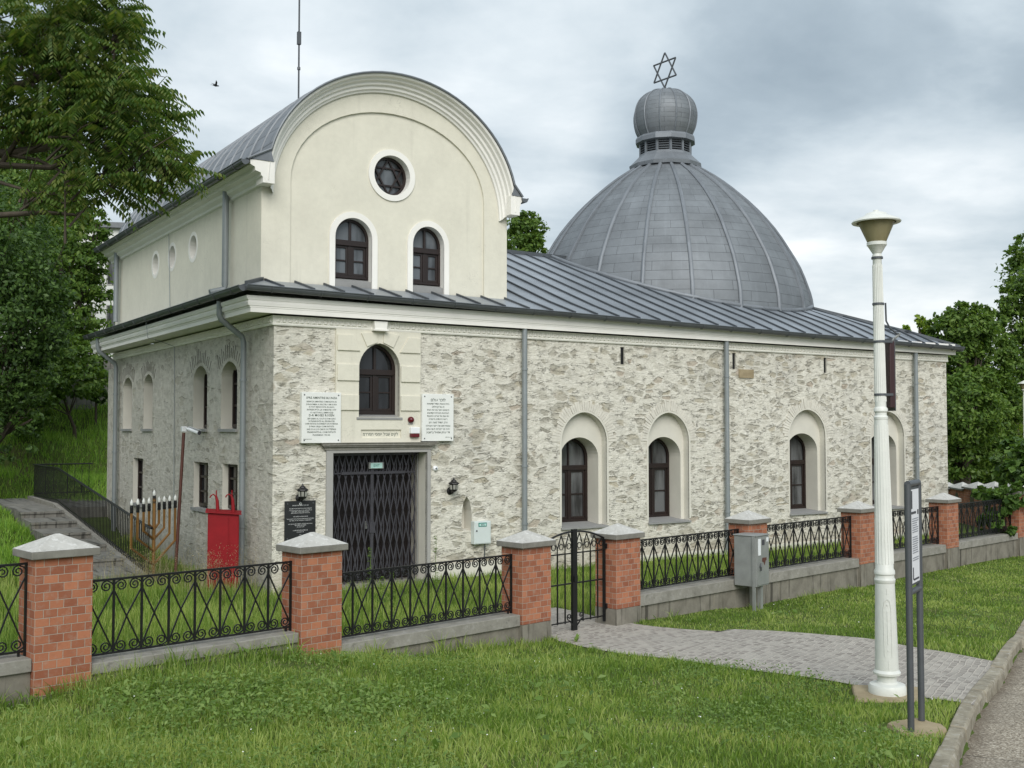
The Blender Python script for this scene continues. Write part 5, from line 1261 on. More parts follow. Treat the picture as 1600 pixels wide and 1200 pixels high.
# grey concrete wall on the bank, white house beyond
wx, wy = b2w(2.0, 21.5); gw_ = thing('retaining_wall', 'grey panelled concrete wall on top of the grass bank behind the synagogue', 'wall', (wx, wy, g(wx, wy)), BROT)
for k in range(4):
    b = MB(); z0 = -.6+k*.55; b.box(-5, 1.2, 0, .08, z0, z0+.54); b.build('panel', 'oldconc', gw_)
for x in (-4.9, -3.4, -1.9, -.4, 1.1):
    b = MB(); b.box(x-.07, x+.07, -.03, .11, -.6, 1.65); b.build('post', 'coping', gw_)
hx, hy = -22.6, 60.; hz = g(hx, hy)
ho = thing('white_house', 'white rendered house with tall windows beyond the trees at the left', 'house', (hx, hy, hz), R(12))
b = MB(); b.box(-6, 1.6, 0, 7, -2, 11.2-hz+CAMH); b.build('wall', 'house', ho)
b = MB(); b.box(-6.3, 1.9, -.3, 7.3, 11.2-hz+CAMH, 11.5-hz+CAMH); b.build('roof', 'gutter', ho)
b = MB(); b.box(-6.02, 1.62, -.06, .02, 7.2-hz+CAMH, 7.45-hz+CAMH); b.build('string_course', 'greytrim', ho)
for x in (-4.6, -2.9, -1.2, .5):
    for h0, h1 in ((4.9, 6.9), (8.0, 9.8)):
        b = MB(); b.ring([(x-.5, h0-hz+CAMH), (x-.5, h1-hz+CAMH), (x+.5, h1-hz+CAMH), (x+.5, h0-hz+CAMH)], [(x-.44, h0-hz+CAMH+.06), (x-.44, h1-hz+CAMH-.06), (x+.44, h1-hz+CAMH-.06), (x+.44, h0-hz+CAMH+.06)], -.03, .05, closed=True); fo = b.build('window', 'greytrim', ho)
        b = MB(); b.box(x-.45, x+.45, -.01, .01, h0-hz+CAMH+.05, h1-hz+CAMH-.05); b.build('pane', 'pane', fo)

# brick wall with pyramid copings beyond the right end
bx0, by0, bx1, by1 = 13.95, 29.6, 14.75, 37.2
bl = math.hypot(bx1-bx0, by1-by0); ba = math.atan2(by1-by0, bx1-bx0)
bw_ = thing('brick_wall', 'low brick wall with arched niches and pyramid copings behind the far fence corner', 'brick wall', (bx0, by0, g(bx0, by0)), ba)
z0 = g(bx0, by0); nseg = 5; sgl = bl/nseg
b = MB()
for k in range(nseg): top = -1.70-.055*k*1.5+CAMH-z0; b.box(k*sgl, (k+1)*sgl-.002, -.19, .19, -.5, top)
b.build('wall_body', 'brick', bw_)
for k in range(nseg):
    top = -1.70-.055*k*1.5+CAMH-z0; c = MB(); x0, x1 = k*sgl-.01, (k+1)*sgl+.01
    c.box(x0, x1, -.27, .27, top, top+.05, 1); q = c.vs([(x0, -.27, top+.051), (x1, -.27, top+.051), (x1, .27, top+.051), (x0, .27, top+.051), ((x0+x1)/2, 0, top+.24)])
    for f_ in ((0, 1, 4), (1, 2, 4), (2, 3, 4), (3, 0, 4)): c.face([q+x for x in f_])
    c.build('coping', ['cap', 'capedge'], bw_)
    c = MB(); xm = (x0+x1)/2; c.extr(arch(xm, .2, top-.62, top-.3, .2, 8)[::-1], -.195, .1); c.v = [(x, (.196 if y < 0 else -.1), z) for x, y, z in c.v]; c.build('niche', 'bannerbrown', bw_)  # flat dark plate on the wall face, painted shade of an arched hollow
# ------------------------------------------------------------------ vegetation
def unit(v): return v/np.maximum(np.linalg.norm(v, axis=1, keepdims=True), 1e-6)
def leaf_quads(P, Nn, size, rg, aspect=.5, droop=.3):
    """Pointed leaf (two folded quads' worth of faces) at every point P, facing roughly Nn."""
    n = len(P); rnd = unit(rg.normal(size=(n, 3))); ax = unit(np.cross(Nn, rnd)); ax[:, 2] -= droop; ax = unit(ax); sd = unit(np.cross(ax, Nn))
    s = (size*rg.uniform(.6, 1.35, n))[:, None]
    a = P-ax*s*.5; b = P+sd*s*aspect*.5+Nn*s*.08; c = P+ax*s*.5; d = P-sd*s*aspect*.5+Nn*s*.08
    V = np.stack([a, b, c, d], 1).reshape(-1, 3); I = np.arange(n)*4
    return V, np.stack([I, I+1, I+2, I+3], 1)
def crown_points(cl, n, rg, fill=.55):
    """Points spread through a set of ellipsoid clumps (x,y,z,rx,ry,rz), denser outside, grouped in sprays."""
    vol = np.array([c[3]*c[4]+c[4]*c[5]+c[3]*c[5] for c in cl]); cnt = rg.multinomial(n, vol/vol.sum()); P = []; Nn = []
    for c, k in zip(cl, cnt):
        if k == 0: continue
        ns = max(6, k//36); d = unit(rg.normal(size=(ns, 3))); rr = rg.uniform(fill, 1.08, ns)**.6
        cen = d*rr[:, None]*np.array(c[3:6])+np.array(c[:3])
        pick = rg.integers(0, ns, k); sp = .14*(c[3]+c[4]+c[5])/3
        p = cen[pick]+rg.normal(size=(k, 3))*np.array([sp, sp, sp*.6]); P.append(p)
        Nn.append(unit(d[pick]*.6+rg.normal(size=(k, 3))*.55+np.array([0, 0, .45])))
    return np.concatenate(P), np.concatenate(Nn)
def tree(name, label, cat, base, cl, n, size, mats, seed, trunk=.2, group=None, aspect=.5, limbs=True, lean=(0, 0)):
    rg = np.random.default_rng(seed); t = thing(name, label, cat, base, 0, group); B = np.array(base); big = list(cl)
    for c in big:
        for _ in range(5):
            d = rg.normal(size=3); d[2] = abs(d[2])*.9-.15; d /= np.linalg.norm(d); q = rg.uniform(.16, .34); cl = cl+[(c[0]+d[0]*c[3]*.93, c[1]+d[1]*c[4]*.93, c[2]+d[2]*c[5]*.97, c[3]*q, c[4]*q, c[5]*q*1.2)]
    P, Nn = crown_points(cl, n, rg); V, F = leaf_quads(P-B, Nn, size, rg, aspect)
    raw_mesh('crown', V, [F], mats, t)
    if limbs:
        mb = MB(); top = max(c[2] for c in cl)-B[2]; cxm = np.mean([c[0] for c in cl])-B[0]; cym = np.mean([c[1] for c in cl])-B[1]
        h1 = max(.8, min(c[2]-c[5] for c in cl)-B[2]+.3); trunk_top = Vector((cxm*.35, cym*.35, h1))
        mb.tube([(0, 0, -.4), (cxm*.1, cym*.1, h1*.5), trunk_top, (cxm*.9, cym*.9, (h1+top)/2)], [trunk*1.3, trunk, trunk*.8, trunk*.3], 8)
        for q, c in enumerate(big):
            e = Vector((c[0]-B[0], c[1]-B[1], c[2]-B[2])); m_ = trunk_top.lerp(e, .5)+Vector((0, 0, .12*(e-trunk_top).length*(1 if q % 2 else -.3)))
            mb.tube([trunk_top, m_, e], [trunk*.42, trunk*.26, trunk*.08], 5)
            for s_ in range(3):
                dv = Vector(rg.normal(size=3))*.5; dv = Vector((dv.x*c[3], dv.y*c[4], dv.z*c[5])); mb.tube([m_, e+dv], [trunk*.14, trunk*.04], 4)
        mb.build('trunk', 'bark', t, smooth=60, uv=False)
    return t
F_, PCH = 1690., math.atan(70/1690.)
def at(px, py, d):                       # point of the scene that stands at photo pixel px,py and distance d ahead
    a = (px-800)/F_; b = -(py-600)/F_; cp_, sp_ = math.cos(PCH), math.sin(PCH)
    y = cp_-b*sp_; z = sp_+b*cp_; return (a*d/y, d, z*d/y+CAMH)
def blob(px, py, d, rx, ry, rd=None):
    x, y, z = at(px, py, d); s = d/F_; return (x, y, z, rx*s, (rd if rd is not None else rx*s), ry*s)

# tree of heaven reaching in from the left: pinnate fronds on real limbs
rg = np.random.default_rng(5); bx_, by_ = -11.0, 16.2; bz_ = g(bx_, by_)
ha = thing('tree_of_heaven', 'overhanging tree of heaven with long pinnate dark reddish green leaves, at the near left', 'tree', (bx_, by_, bz_))
cl = [blob(10, 30, 16, 130, 90, 1.5), blob(120, 50, 15.6, 95, 80, 1.3), blob(60, 130, 16, 150, 80, 1.5), blob(165, 135, 15.4, 105, 70, 1.2), blob(215, 165, 15.2, 75, 60, 1.0), blob(170, 215, 15.2, 105, 50, 1.1), blob(235, 245, 15, 80, 42, .9), blob(185, 285, 15.2, 85, 40, .9),
      blob(20, 190, 16, 60, 50, 1.2), blob(85, 300, 15.6, 55, 30, .8), blob(150, 10, 15.6, 70, 50, 1.1), blob(120, 180, 15.8, 95, 60, 1.3), blob(280, 262, 15, 38, 25, .5), blob(205, 55, 15.4, 30, 35, .6)]
NF = 1500; vol = np.array([c[3]*c[5] for c in cl]); cnt = rg.multinomial(NF, vol/vol.sum()); LV = []; LF = []; mi = []; base_i = 0; rach = MB()
for c, k in zip(cl, cnt):
    d = unit(rg.normal(size=(k, 3))); cen = d*(rg.uniform(.15, 1.0, k)**.5)[:, None]*np.array(c[3:6])+np.array(c[:3])
    for q in range(k):
        dr_ = np.array([d[q, 0]+.35, d[q, 1]*.6-.15, d[q, 2]*.35-.12])+rg.normal(size=3)*.3; dr_ /= np.linalg.norm(dr_)
        ln = rg.uniform(.42, .68); npair = 10; side = np.cross(dr_, [0, 0, 1.]); side /= np.linalg.norm(side); upv = np.cross(side, dr_)
        sag = rg.uniform(.1, .35)
        for j in range(npair):
            t = (j+.6)/npair; o = cen[q]+dr_*ln*(t-.5)-np.array([0, 0, sag*ln*t*t]); w = ln*.25*(1-.45*abs(t-.4))*rg.uniform(.85, 1.15)
            for sd in (-1, 1):
                ax = side*sd*.62+dr_*.22-np.array([0, 0, .62]); ax /= np.linalg.norm(ax); wd = dr_-ax*np.dot(dr_, ax); wd /= np.linalg.norm(wd); wd = wd*w*.17
                LV += [o, o+ax*w*.42+wd, o+ax*w, o+ax*w*.42-wd]
    base_i += k
LV = np.array(LV)-np.array([bx_, by_, bz_]); I = np.arange(len(LV)//4)*4
raw_mesh('leaves', LV, [np.stack([I, I+1, I+2, I+3], 1)], 'ailanthus', ha)
mb = MB(); B = Vector((bx_, by_, bz_))
def limb(pts, r0, r1): mb.tube([Vector(at(*p))-B for p in pts], list(np.linspace(r0, r1, len(pts))), 6)
mb.tube([(0, 0, -.5), (.1, 0, 2.2), (.35, -.1, 4.2), (.7, -.2, 6.5), (1.0, -.3, 9.5)], [.30, .24, .20, .15, .06], 10)
for pts, r0, r1 in (([(-300, 330, 16.1), (-120, 262, 16), (0, 240, 16), (70, 232, 15.8), (125, 205, 15.6), (190, 170, 15.4)], .10, .018), ([(-310, 350, 16.1), (-110, 300, 16), (0, 258, 15.9), (80, 262, 15.7), (130, 240, 15.5), (200, 225, 15.3)], .08, .014),
                    ([(-300, 380, 16.1), (-80, 345, 16), (0, 336, 15.8), (70, 332, 15.6), (120, 336, 15.4), (150, 318, 15.3)], .07, .010), ([(-280, 250, 16.1), (-80, 160, 16), (40, 130, 15.8), (120, 100, 15.6), (190, 60, 15.4)], .10, .018),
                    ([(-270, 200, 16.1), (-60, 70, 16), (60, 45, 15.8), (150, 10, 15.5)], .09, .015), ([(0, 240, 16), (60, 250, 15.8), (110, 275, 15.6), (190, 270, 15.3), (260, 262, 15.1)], .035, .008), ([(70, 232, 15.8), (150, 235, 15.5), (230, 240, 15.1)], .03, .006),
                    ([(0, 285, 15.9), (50, 300, 15.7), (100, 318, 15.5), (140, 310, 15.4)], .03, .006), ([(40, 130, 15.8), (110, 150, 15.5), (200, 170, 15.3)], .04, .008), ([(0, 258, 15.9), (40, 200, 15.8), (90, 185, 15.6), (140, 150, 15.5)], .04, .008)): limb(pts, r0, r1)
for c in cl:
    cc = Vector(c[:3])-B
    for q in range(7):
        e = cc+Vector((rg.normal()*.45*c[3], rg.normal()*.4*c[4], rg.normal()*.45*c[5])); s0 = cc+Vector((-c[3]*.9, .1*rg.normal(), -.25+.2*rg.normal()))
        mb.tube([s0, s0.lerp(e, .5)+Vector((0, 0, .12)), e], [.022, .013, .005], 4)
mb.build('trunk', 'bark', ha, smooth=60, uv=False)

# trees on the bank at the left
def zat(x, y): return (x, y, g(x, y))
x, y, _ = at(-55, 640, 31)
tree('ivy_clad_tree', 'dark ivy-clad tree with hanging strands on the left grass bank', 'tree', zat(x, y), [blob(25, 470, 30, 70, 110), blob(-10, 380, 30, 90, 100), blob(52, 570, 30.5, 34, 60), blob(0, 590, 30, 40, 70), blob(60, 510, 30.5, 45, 60), blob(-60, 520, 30, 80, 160), blob(12, 670, 30, 10, 60), blob(50, 655, 30.3, 10, 70), blob(30, 640, 30, 8, 50), blob(-22, 690, 29, 20, 60)], 30000, .14, 'ivy', 21, .22, 'trees on the left bank')
x, y, _ = at(110, 600, 40)
tree('leafy_tree', 'tall mid green tree in the middle of the left bank, behind the ivy-clad tree', 'tree', zat(x, y), [blob(60, 300, 41, 80, 70), blob(20, 260, 42, 80, 60), blob(110, 400, 40, 55, 60), blob(70, 430, 40, 70, 70), blob(125, 480, 40, 42, 60), blob(95, 530, 40, 55, 50), blob(30, 380, 41, 70, 80), blob(140, 420, 40, 25, 45), blob(150, 350, 40, 22, 25), blob(135, 545, 39.5, 35, 30)], 36000, .19, 'leafmid', 22, .26, 'trees on the left bank')
x, y, _ = at(20, 560, 47)
tree('leafy_tree', 'bright yellow-green tree at the back of the left bank', 'tree', zat(x, y), [blob(20, 290, 48, 90, 70), blob(70, 350, 48, 60, 60), blob(-40, 340, 48, 90, 90), blob(10, 420, 48, 90, 80), blob(100, 460, 47, 40, 50)], 15000, .30, 'leaflight', 23, .28, 'trees on the left bank')
x, y, _ = at(120, 620, 36)
tree('leaning_shrub', 'loose green shrub leaning down the bank beside the concrete wall', 'shrub', zat(x, y), [blob(90, 560, 36, 45, 35), blob(125, 595, 35.5, 42, 24), blob(70, 600, 35, 40, 35), blob(40, 640, 34, 40, 40), blob(140, 560, 37, 30, 22)], 12000, .17, 'leafmid', 24, .06)
x, y, _ = at(150, 625, 37)
tree('dark_shrub', 'small dark shrub at the foot of the grey concrete wall', 'shrub', zat(x, y), [blob(147, 612, 37, 14, 14), blob(134, 606, 36.7, 14, 13), blob(158, 620, 37, 10, 10)], 2500, .13, 'ivy', 25, .04)

# trees behind and at the right
x, y, _ = at(815, 640, 52)
tree('round_tree', 'round green tree showing between the cream tower and the dome', 'tree', zat(x, y), [blob(800, 385, 52, 42, 48), blob(826, 365, 52, 26, 30), blob(838, 388, 52, 16, 22), blob(760, 420, 52, 50, 60), blob(812, 345, 52, 20, 14)], 14000, .2, 'leafmid', 31, .3)
R_ = 'trees beyond the right end'
x, y, _ = at(1500, 720, 40)
tree('walnut_tree', 'broad dark green walnut tree rising just right of the synagogue corner', 'tree', zat(x, y), [blob(1510, 515, 40, 42, 32), blob(1470, 520, 41, 22, 22), blob(1530, 500, 40, 20, 26), blob(1500, 490, 40, 18, 18), blob(1540, 560, 41, 40, 45), blob(1500, 570, 40, 35, 50), blob(1515, 640, 39, 45, 60), blob(1550, 640, 41, 40, 60), blob(1500, 700, 40, 40, 50), blob(1545, 715, 41, 45, 50), blob(1462, 505, 41, 10, 14)], 48000, .17, 'leafmid', 32, .3, R_)
x, y, _ = at(1610, 720, 46)
tree('walnut_tree', 'tallest dark tree at the far right, behind the distant lamp', 'tree', zat(x, y), [blob(1600, 480, 46, 36, 50), blob(1580, 510, 46, 28, 35), blob(1640, 440, 46, 60, 70), blob(1620, 570, 46, 50, 60), blob(1640, 660, 45, 60, 70), blob(1600, 640, 45.5, 45, 60), blob(1565, 500, 46, 14, 12), blob(1680, 560, 46, 70, 110)], 40000, .19, 'leafmid', 33, .3, R_)
x, y, _ = at(1440, 700, 48)
tree('slim_tree', 'small pale tree top peeping over the eaves by the lamp post', 'tree', zat(x, y), [blob(1443, 520, 48, 10, 18), blob(1436, 500, 48, 6, 8), blob(1416, 515, 48, 5, 7), blob(1455, 540, 48, 14, 16)], 1500, .24, 'leaflight', 34, .14, R_)
x, y, _ = at(1590, 700, 43)
tree('bright_sapling', 'bright yellow-green sapling under the tall tree at the far right', 'tree', zat(x, y), [blob(1600, 655, 43, 30, 26), blob(1580, 640, 43, 22, 10), blob(1622, 630, 43, 34, 24), blob(1570, 665, 43, 18, 12)], 5500, .17, 'leaflight', 35, .08, R_)
x, y, _ = at(1490, 740, 53)
tree('shade_tree', 'dark shade tree filling the gap under the walnut canopy', 'tree', zat(x, y), [blob(1490, 620, 52, 40, 70), blob(1500, 700, 53, 50, 50), blob(1560, 700, 53, 60, 60), blob(1620, 700, 52, 60, 70), blob(1570, 640, 53, 50, 60), blob(1660, 690, 52, 70, 80)], 16000, .28, 'leafdark', 36, .3, R_)
x, y, _ = at(1640, 760, 27)
tree('vine_shrub', 'broad-leaved vine shrub spilling over the far end of the fence', 'shrub', zat(x, y), [blob(1552, 790, 25.3, 20, 22, .4), blob(1575, 775, 25.2, 25, 20, .4), blob(1545, 825, 25, 14, 24, .3), blob(1600, 760, 25.6, 30, 40, .6), blob(1640, 740, 26, 50, 60, .9), blob(1590, 720, 27, 25, 40, .7), blob(1535, 770, 25.5, 12, 10, .3), blob(1565, 830, 25, 14, 16, .3)], 5200, .19, 'leafdark', 37, .05, aspect=.75)
for q, (px, d) in enumerate(((1500, 95), (1620, 90), (1380, 110), (-40, 95), (110, 90))):
    x, y, _ = at(px, 700, d)
    tree('far_tree', ['far tree in the gap right of the synagogue', 'far tree at the right photo edge behind the tall tree', 'far tree hidden behind the hall roof', 'far tree at the left photo edge', 'far tree behind the white house'][q], 'tree', zat(x, y), [blob(px, 640 if q < 3 else 560, d, 70, 60), blob(px+50, 670, d, 60, 50), blob(px-50, 665, d, 60, 50)], 4000, .6, 'leafdark', 50+q, .35, 'far trees')

# ------------------------------------------------------------------ grass
def in_view(x, y, z, m=90):
    cp_, sp_ = math.cos(PCH), math.sin(PCH); h = z-CAMH; d = y*cp_+h*sp_; px = 800+F_*x/np.maximum(d, .1); py = 600-F_*(-y*sp_+h*cp_)/np.maximum(d, .1)
    return (px > -m*3) & (px < 1600+m*3) & (py < 1200+m*2) & (d > 1)
def in_poly(x, y, P):
    c = np.zeros(len(x), bool); n = len(P)
    for i in range(n):
        (x1, y1), (x2, y2) = P[i], P[(i+1) % n]
        k = ((y1 > y) != (y2 > y)) & (x < (x2-x1)*(y-y1)/(y2-y1+1e-12)+x1); c ^= k
    return c
PATHP = [(-.35, 16.6), (-.1, 15.9)]+PATH_L+PATH_R[::-1]+[(.95, 16.7), (.7, 17.5)]
def local(x, y): dx, dy = x-CX, y-CY; return dx*UX+dy*UY, -dx*UY+dy*UX
def fence_side(x, y):      # >0 on the street side of the fence line
    return (x-PIL[0][0])*.6897-(y-PIL[0][1])*.7241
def blades(x, y, h, w, rg, lean=.35, seg=2):
    n = len(x); z = G(x, y); a = rg.uniform(0, 2*math.pi, n); dx, dy = np.cos(a), np.sin(a); ln = rg.uniform(.1, 1, n)*lean*h; b = rg.uniform(0, 2*math.pi, n); lx, ly = np.cos(b)*ln, np.sin(b)*ln
    z = z-.01
    v0 = np.stack([x-dx*w, y-dy*w, z], 1); v1 = np.stack([x+dx*w, y+dy*w, z], 1)
    v2 = np.stack([x+lx*.35-dx*w*.75, y+ly*.35-dy*w*.75, z+h*.55], 1); v3 = np.stack([x+lx*.35+dx*w*.75, y+ly*.35+dy*w*.75, z+h*.55], 1)
    v4 = np.stack([x+lx, y+ly, z+h*np.sqrt(np.maximum(.2, 1-(ln/np.maximum(h, 1e-3))**2*.6))], 1)
    V = np.stack([v0, v1, v3, v2, v4], 1).reshape(-1, 3); I = np.arange(n)*5
    return V, np.stack([I, I+1, I+2, I+3], 1), np.stack([I+3, I+2, I+4], 1)
def vnoise(x, y, s, seed):
    r_ = np.random.default_rng(seed); T = r_.random((64, 64)); u, v = x/s, y/s; iu, iv = np.floor(u).astype(int), np.floor(v).astype(int); fu, fv = u-iu, v-iv; fu = fu*fu*(3-2*fu); fv = fv*fv*(3-2*fv)
    t = lambda a, b: T[a % 64, b % 64]
    return (t(iu, iv)*(1-fu)+t(iu+1, iv)*fu)*(1-fv)+(t(iu, iv+1)*(1-fu)+t(iu+1, iv+1)*fu)*fv
def scatter(n, x0, x1, y0, y1, rg, power=1.): return rg.uniform(x0, x1, n), y0+(y1-y0)*rg.random(n)**power
def keep(x, y, *ms):
    k = np.ones(len(x), bool)
    for m_ in ms: k &= m_
    return k
rg = np.random.default_rng(77)
def outside_mask(x, y):
    ks = kerb_side(x, y); m_ = (ks < -.04) & (fence_side(x, y) > .20) & ~in_poly(x, y, PATHP) & ((x-LX)**2+(y-LY)**2 > .14) & ((x-3.35)**2+(y-9.18)**2 > .07)
    return m_ & in_view(x, y, G(x, y))
# street-side lawn
x, y = scatter(620000, -9, 14, 5.8, 27, rg, 1.7); m_ = outside_mask(x, y); x, y = x[m_], y[m_]
dens = vnoise(x, y, .8, 1)*.6+vnoise(x, y, .25, 2)*.4
moss = np.exp(-(((x+2.05)/.8)**2+((y-11.0)/.42)**2)); bare = np.exp(-(((x+2.75)/.5)**2+((y-10.6)/.3)**2))
keepm = rg.random(len(x)) < np.clip(.45+dens-.75*bare-.25*moss, .05, 1); x, y, dens, moss = x[keepm], y[keepm], dens[keepm], moss[keepm]
fs = fence_side(x, y); tall = np.exp(-(fs/.5)**2)
h = (.035+.075*dens*rg.random(len(x))+.12*tall*rg.random(len(x))*(x < 1.5))*(1-.6*moss); left = np.clip((1.2-x)/4, 0, 1)*np.clip((12.5-y)/3, 0, 1); h = h*(1+1.0*left*vnoise(x, y, .5, 4))
h = h*np.where(y > 14, .8, 1.25)
w = np.where(y < 11, .0042, .0048)*rg.uniform(.7, 1.5, len(x))*np.where(y > 17, 1.6, 1)
V, Q, T = blades(x, y, h, w, rg, .75); o = raw_mesh('lawn_grass', V, [Q, T], 'grass'); tag(o, None, None, kind='stuff'); print('lawn', len(x))
# tufts and dead straw
rt = np.random.default_rng(123); cx2, cy2 = scatter(1500, -7, 9, 6.2, 20, rt, 1.3); fs2 = fence_side(cx2, cy2); kp = outside_mask(cx2, cy2) & ((rt.random(1500) < .25+.5*(cx2 < 0)) | (fs2 < .5)); cx2, cy2 = cx2[kp], cy2[kp]
x = np.repeat(cx2, 34)+rt.normal(size=34*len(cx2))*.045; y = np.repeat(cy2, 34)+rt.normal(size=34*len(cx2))*.045; hh = np.repeat(rt.uniform(.09, .21, len(cx2))*np.where((fence_side(cx2, cy2) < .55) & (cx2 < -.5), 1.7, 1), 34)*rt.uniform(.5, 1.1, len(x)); m_ = outside_mask(x, y) & (kerb_side(x, y) < -.1); x, y, hh = x[m_], y[m_], hh[m_]
V, Q, T = blades(x, y, hh, .0045*rt.uniform(.7, 1.5, len(x)), rt, 1.0); o = raw_mesh('grass_tufts', V, [Q, T], 'grass'); tag(o, None, None, kind='stuff')
x, y = scatter(26000, -6, 10, 6.2, 22, rt, 1.4); m_ = outside_mask(x, y) & (vnoise(x, y, .7, 31)*.7+vnoise(x, y, .2, 32)*.3+.35*np.exp(-(((x+2.3)/.9)**2+((y-10.8)/.5)**2))+.3*np.exp(-(kerb_side(x, y)/.35)**2) > .60); x, y = x[m_], y[m_]
V, Q, T = blades(x, y, rt.uniform(.02, .09, len(x)), .003*np.ones(len(x)), rt, 1.3); o = raw_mesh('dry_grass', V, [Q, T], 'drygrass'); tag(o, None, None, kind='stuff')
# yard grass, taller behind the first panels
x, y = scatter(330000, -9.5, 14, 9, 29.5, rg, 1.); a, i = local(x, y)
m_ = (fence_side(x, y) < -.2) & (i < 12) & ~((a > -.05) & (a < 19.3) & (i > -.12)) & ~((a > -2.37) & (a < -1.1) & (i > 3.2)) & ~in_poly(x, y, PATHP) & ~((a > .9) & (a < 3.3) & (i > -.3)) & in_view(x, y, G(x, y)) & ~((i > 3) & (a < -2.35))
x, y, a, i = x[m_], y[m_], a[m_], i[m_]; dens = vnoise(x, y, .7, 5); kp = rg.random(len(x)) < .55+.45*dens; x, y, a, i, dens = x[kp], y[kp], a[kp], i[kp], dens[kp]
tall = np.clip((1.5-a)/3, 0, 1); h = .07+.06*dens+rg.random(len(x))*(.10+.26*tall*dens)
V, Q, T = blades(x, y, h, .0052*rg.uniform(.7, 1.5, len(x)), rg, .45); o = raw_mesh('yard_grass', V, [Q, T], 'grass'); tag(o, None, None, kind='stuff'); print('yard', len(x))
# bank
x, y = scatter(300000, -24, 2, 17, 46, rg, 1.2); a, i = local(x, y)
m_ = (((a < -2.40) & (i > 2.5)) | (i > 14.6)) & (i < 26) & in_view(x, y, G(x, y)) & (fence_side(x, y) < -.2); x, y = x[m_], y[m_]
dens = vnoise(x, y, 1.3, 8)*.6+vnoise(x, y, .45, 9)*.4; h = .10+.34*dens*rg.random(len(x)); V, Q, T = blades(x, y, h, .011*rg.uniform(.6, 1.4, len(x)), rg, .7)
o = raw_mesh('bank_grass', V, [Q, T], 'hillgrass'); tag(o, None, None, kind='stuff'); print('bank', len(x))
# broad-leaved weeds in the near lawn and along the walls
def weed_patch(n, fx, size, seed, mk, hz=.09, power=1.3):
    rg2 = np.random.default_rng(seed); x, y = scatter(n, *fx, rg2, power); m2 = mk(x, y); x, y = x[m2], y[m2]
    P = np.stack([x, y, G(x, y)+rg2.random(len(x))*hz+.015], 1); Nn = unit(rg2.normal(size=P.shape)*.45+np.array([0, -.15, 1.])); return leaf_quads(P, Nn, size, rg2, .48, .05)
V, Q = weed_patch(40000, (-5, 3.2, 6.3, 12), .033, 91, lambda x, y: outside_mask(x, y) & (vnoise(x, y, .62, 12)*.7+vnoise(x, y, .2, 13)*.3 > .58-.12*(x < -.3)), .12)
V2, Q2 = weed_patch(12000, (-1, 6, 7, 14), .028, 93, lambda x, y: outside_mask(x, y) & (vnoise(x, y, .5, 15) > .62), .05)
V3, Q3 = weed_patch(9000, (-4, .2, 8.2, 10.6), .05, 94, lambda x, y: outside_mask(x, y) & (((x+2.1)/1.5)**2+((y-9.4)/.75)**2 < .5+vnoise(x, y, .4, 16)), .16, 1.)
V4, Q4 = weed_patch(2600, (-6, 8, 6.4, 17), .10, 95, lambda x, y: outside_mask(x, y) & (vnoise(x, y, .33, 21)*.75+vnoise(x, y, 1.5, 22)*.45 > .74), .10, 1.2)
nb_ = np.cumsum([0, len(V), len(V2), len(V3)])
o = raw_mesh('lawn_weeds', np.concatenate([V, V2, V3, V4]), [np.concatenate([q_+b_ for q_, b_ in zip((Q, Q2, Q3, Q4), nb_)])], 'weed'); tag(o, None, None, kind='stuff')
# seed-head grasses behind the fence near the menorah and the red cabinet, and on the wall foot
rg2 = np.random.default_rng(61); sx2 = []; n = 420
aa = np.concatenate([rg2.normal(-1.5, .35, n//2), rg2.normal(-.75, .35, n//2)]); ii = np.concatenate([rg2.normal(2.6, .4, n//2), rg2.normal(.6, .35, n//2)]); xs_ = CX+UX*aa-UY*ii; ys_ = CY+UY*aa+UX*ii
h = rg2.uniform(.35, .85, n); V, Q, T = blades(xs_, ys_, h, .004*np.ones(n), rg2, .35); tipz = V.reshape(-1, 5, 3)[:, 4]
hp = np.repeat(tipz, 9, 0)+rg2.normal(size=(n*9, 3))*np.array([.028, .028, .06]); V2, Q2 = leaf_quads(hp, unit(rg2.normal(size=hp.shape)), .022, rg2, .4)
o = raw_mesh('seeding_grass', np.concatenate([V, V2]), [np.concatenate([Q, Q2+len(V)]), T], 'drygrass'); tag(o, None, None, kind='stuff')
# dock / dandelion plants that stand out in the lawn
def rosette(px, py, hgl, n, ln, label, seed, wid=.16):
    x, y, z = at(px, py, 10); 
    for _ in range(6):
        h_ = g(x, y)-CAMH; r_ = Vector(at(px, py, 1)) - Vector((0, 0, CAMH)); t_ = h_/r_.z; x, y = r_.x*t_, r_.y*t_
    t = thing('broadleaf_weed', label, 'weed', (x, y, g(x, y)), 0, 'broad-leaved weeds in the lawn'); rg3 = random.Random(seed); b = MB()
    for k in range(n):
        an = rg3.uniform(0, 6.28); el = rg3.uniform(.5, 1.25); l_ = ln*rg3.uniform(.6, 1.1); d = Vector((math.cos(an)*math.cos(el), math.sin(an)*math.cos(el), math.sin(el))); s_ = Vector((-math.sin(an), math.cos(an), 0)); prev = None
        for q in range(6):
            u = q/5; c = d*l_*u+Vector((0, 0, -.45*l_*u*u)); w_ = l_*wid*math.sin(math.pi*min(1, u*.85+.12))*.5*(1 if q % 2 else .75)
            k_ = b.vs([c-s_*w_, c+s_*w_])
            if prev is not None: b.face((prev, prev+1, k_+1, k_))
            prev = k_
    b.build('leaves', 'weed', t, uv=False)
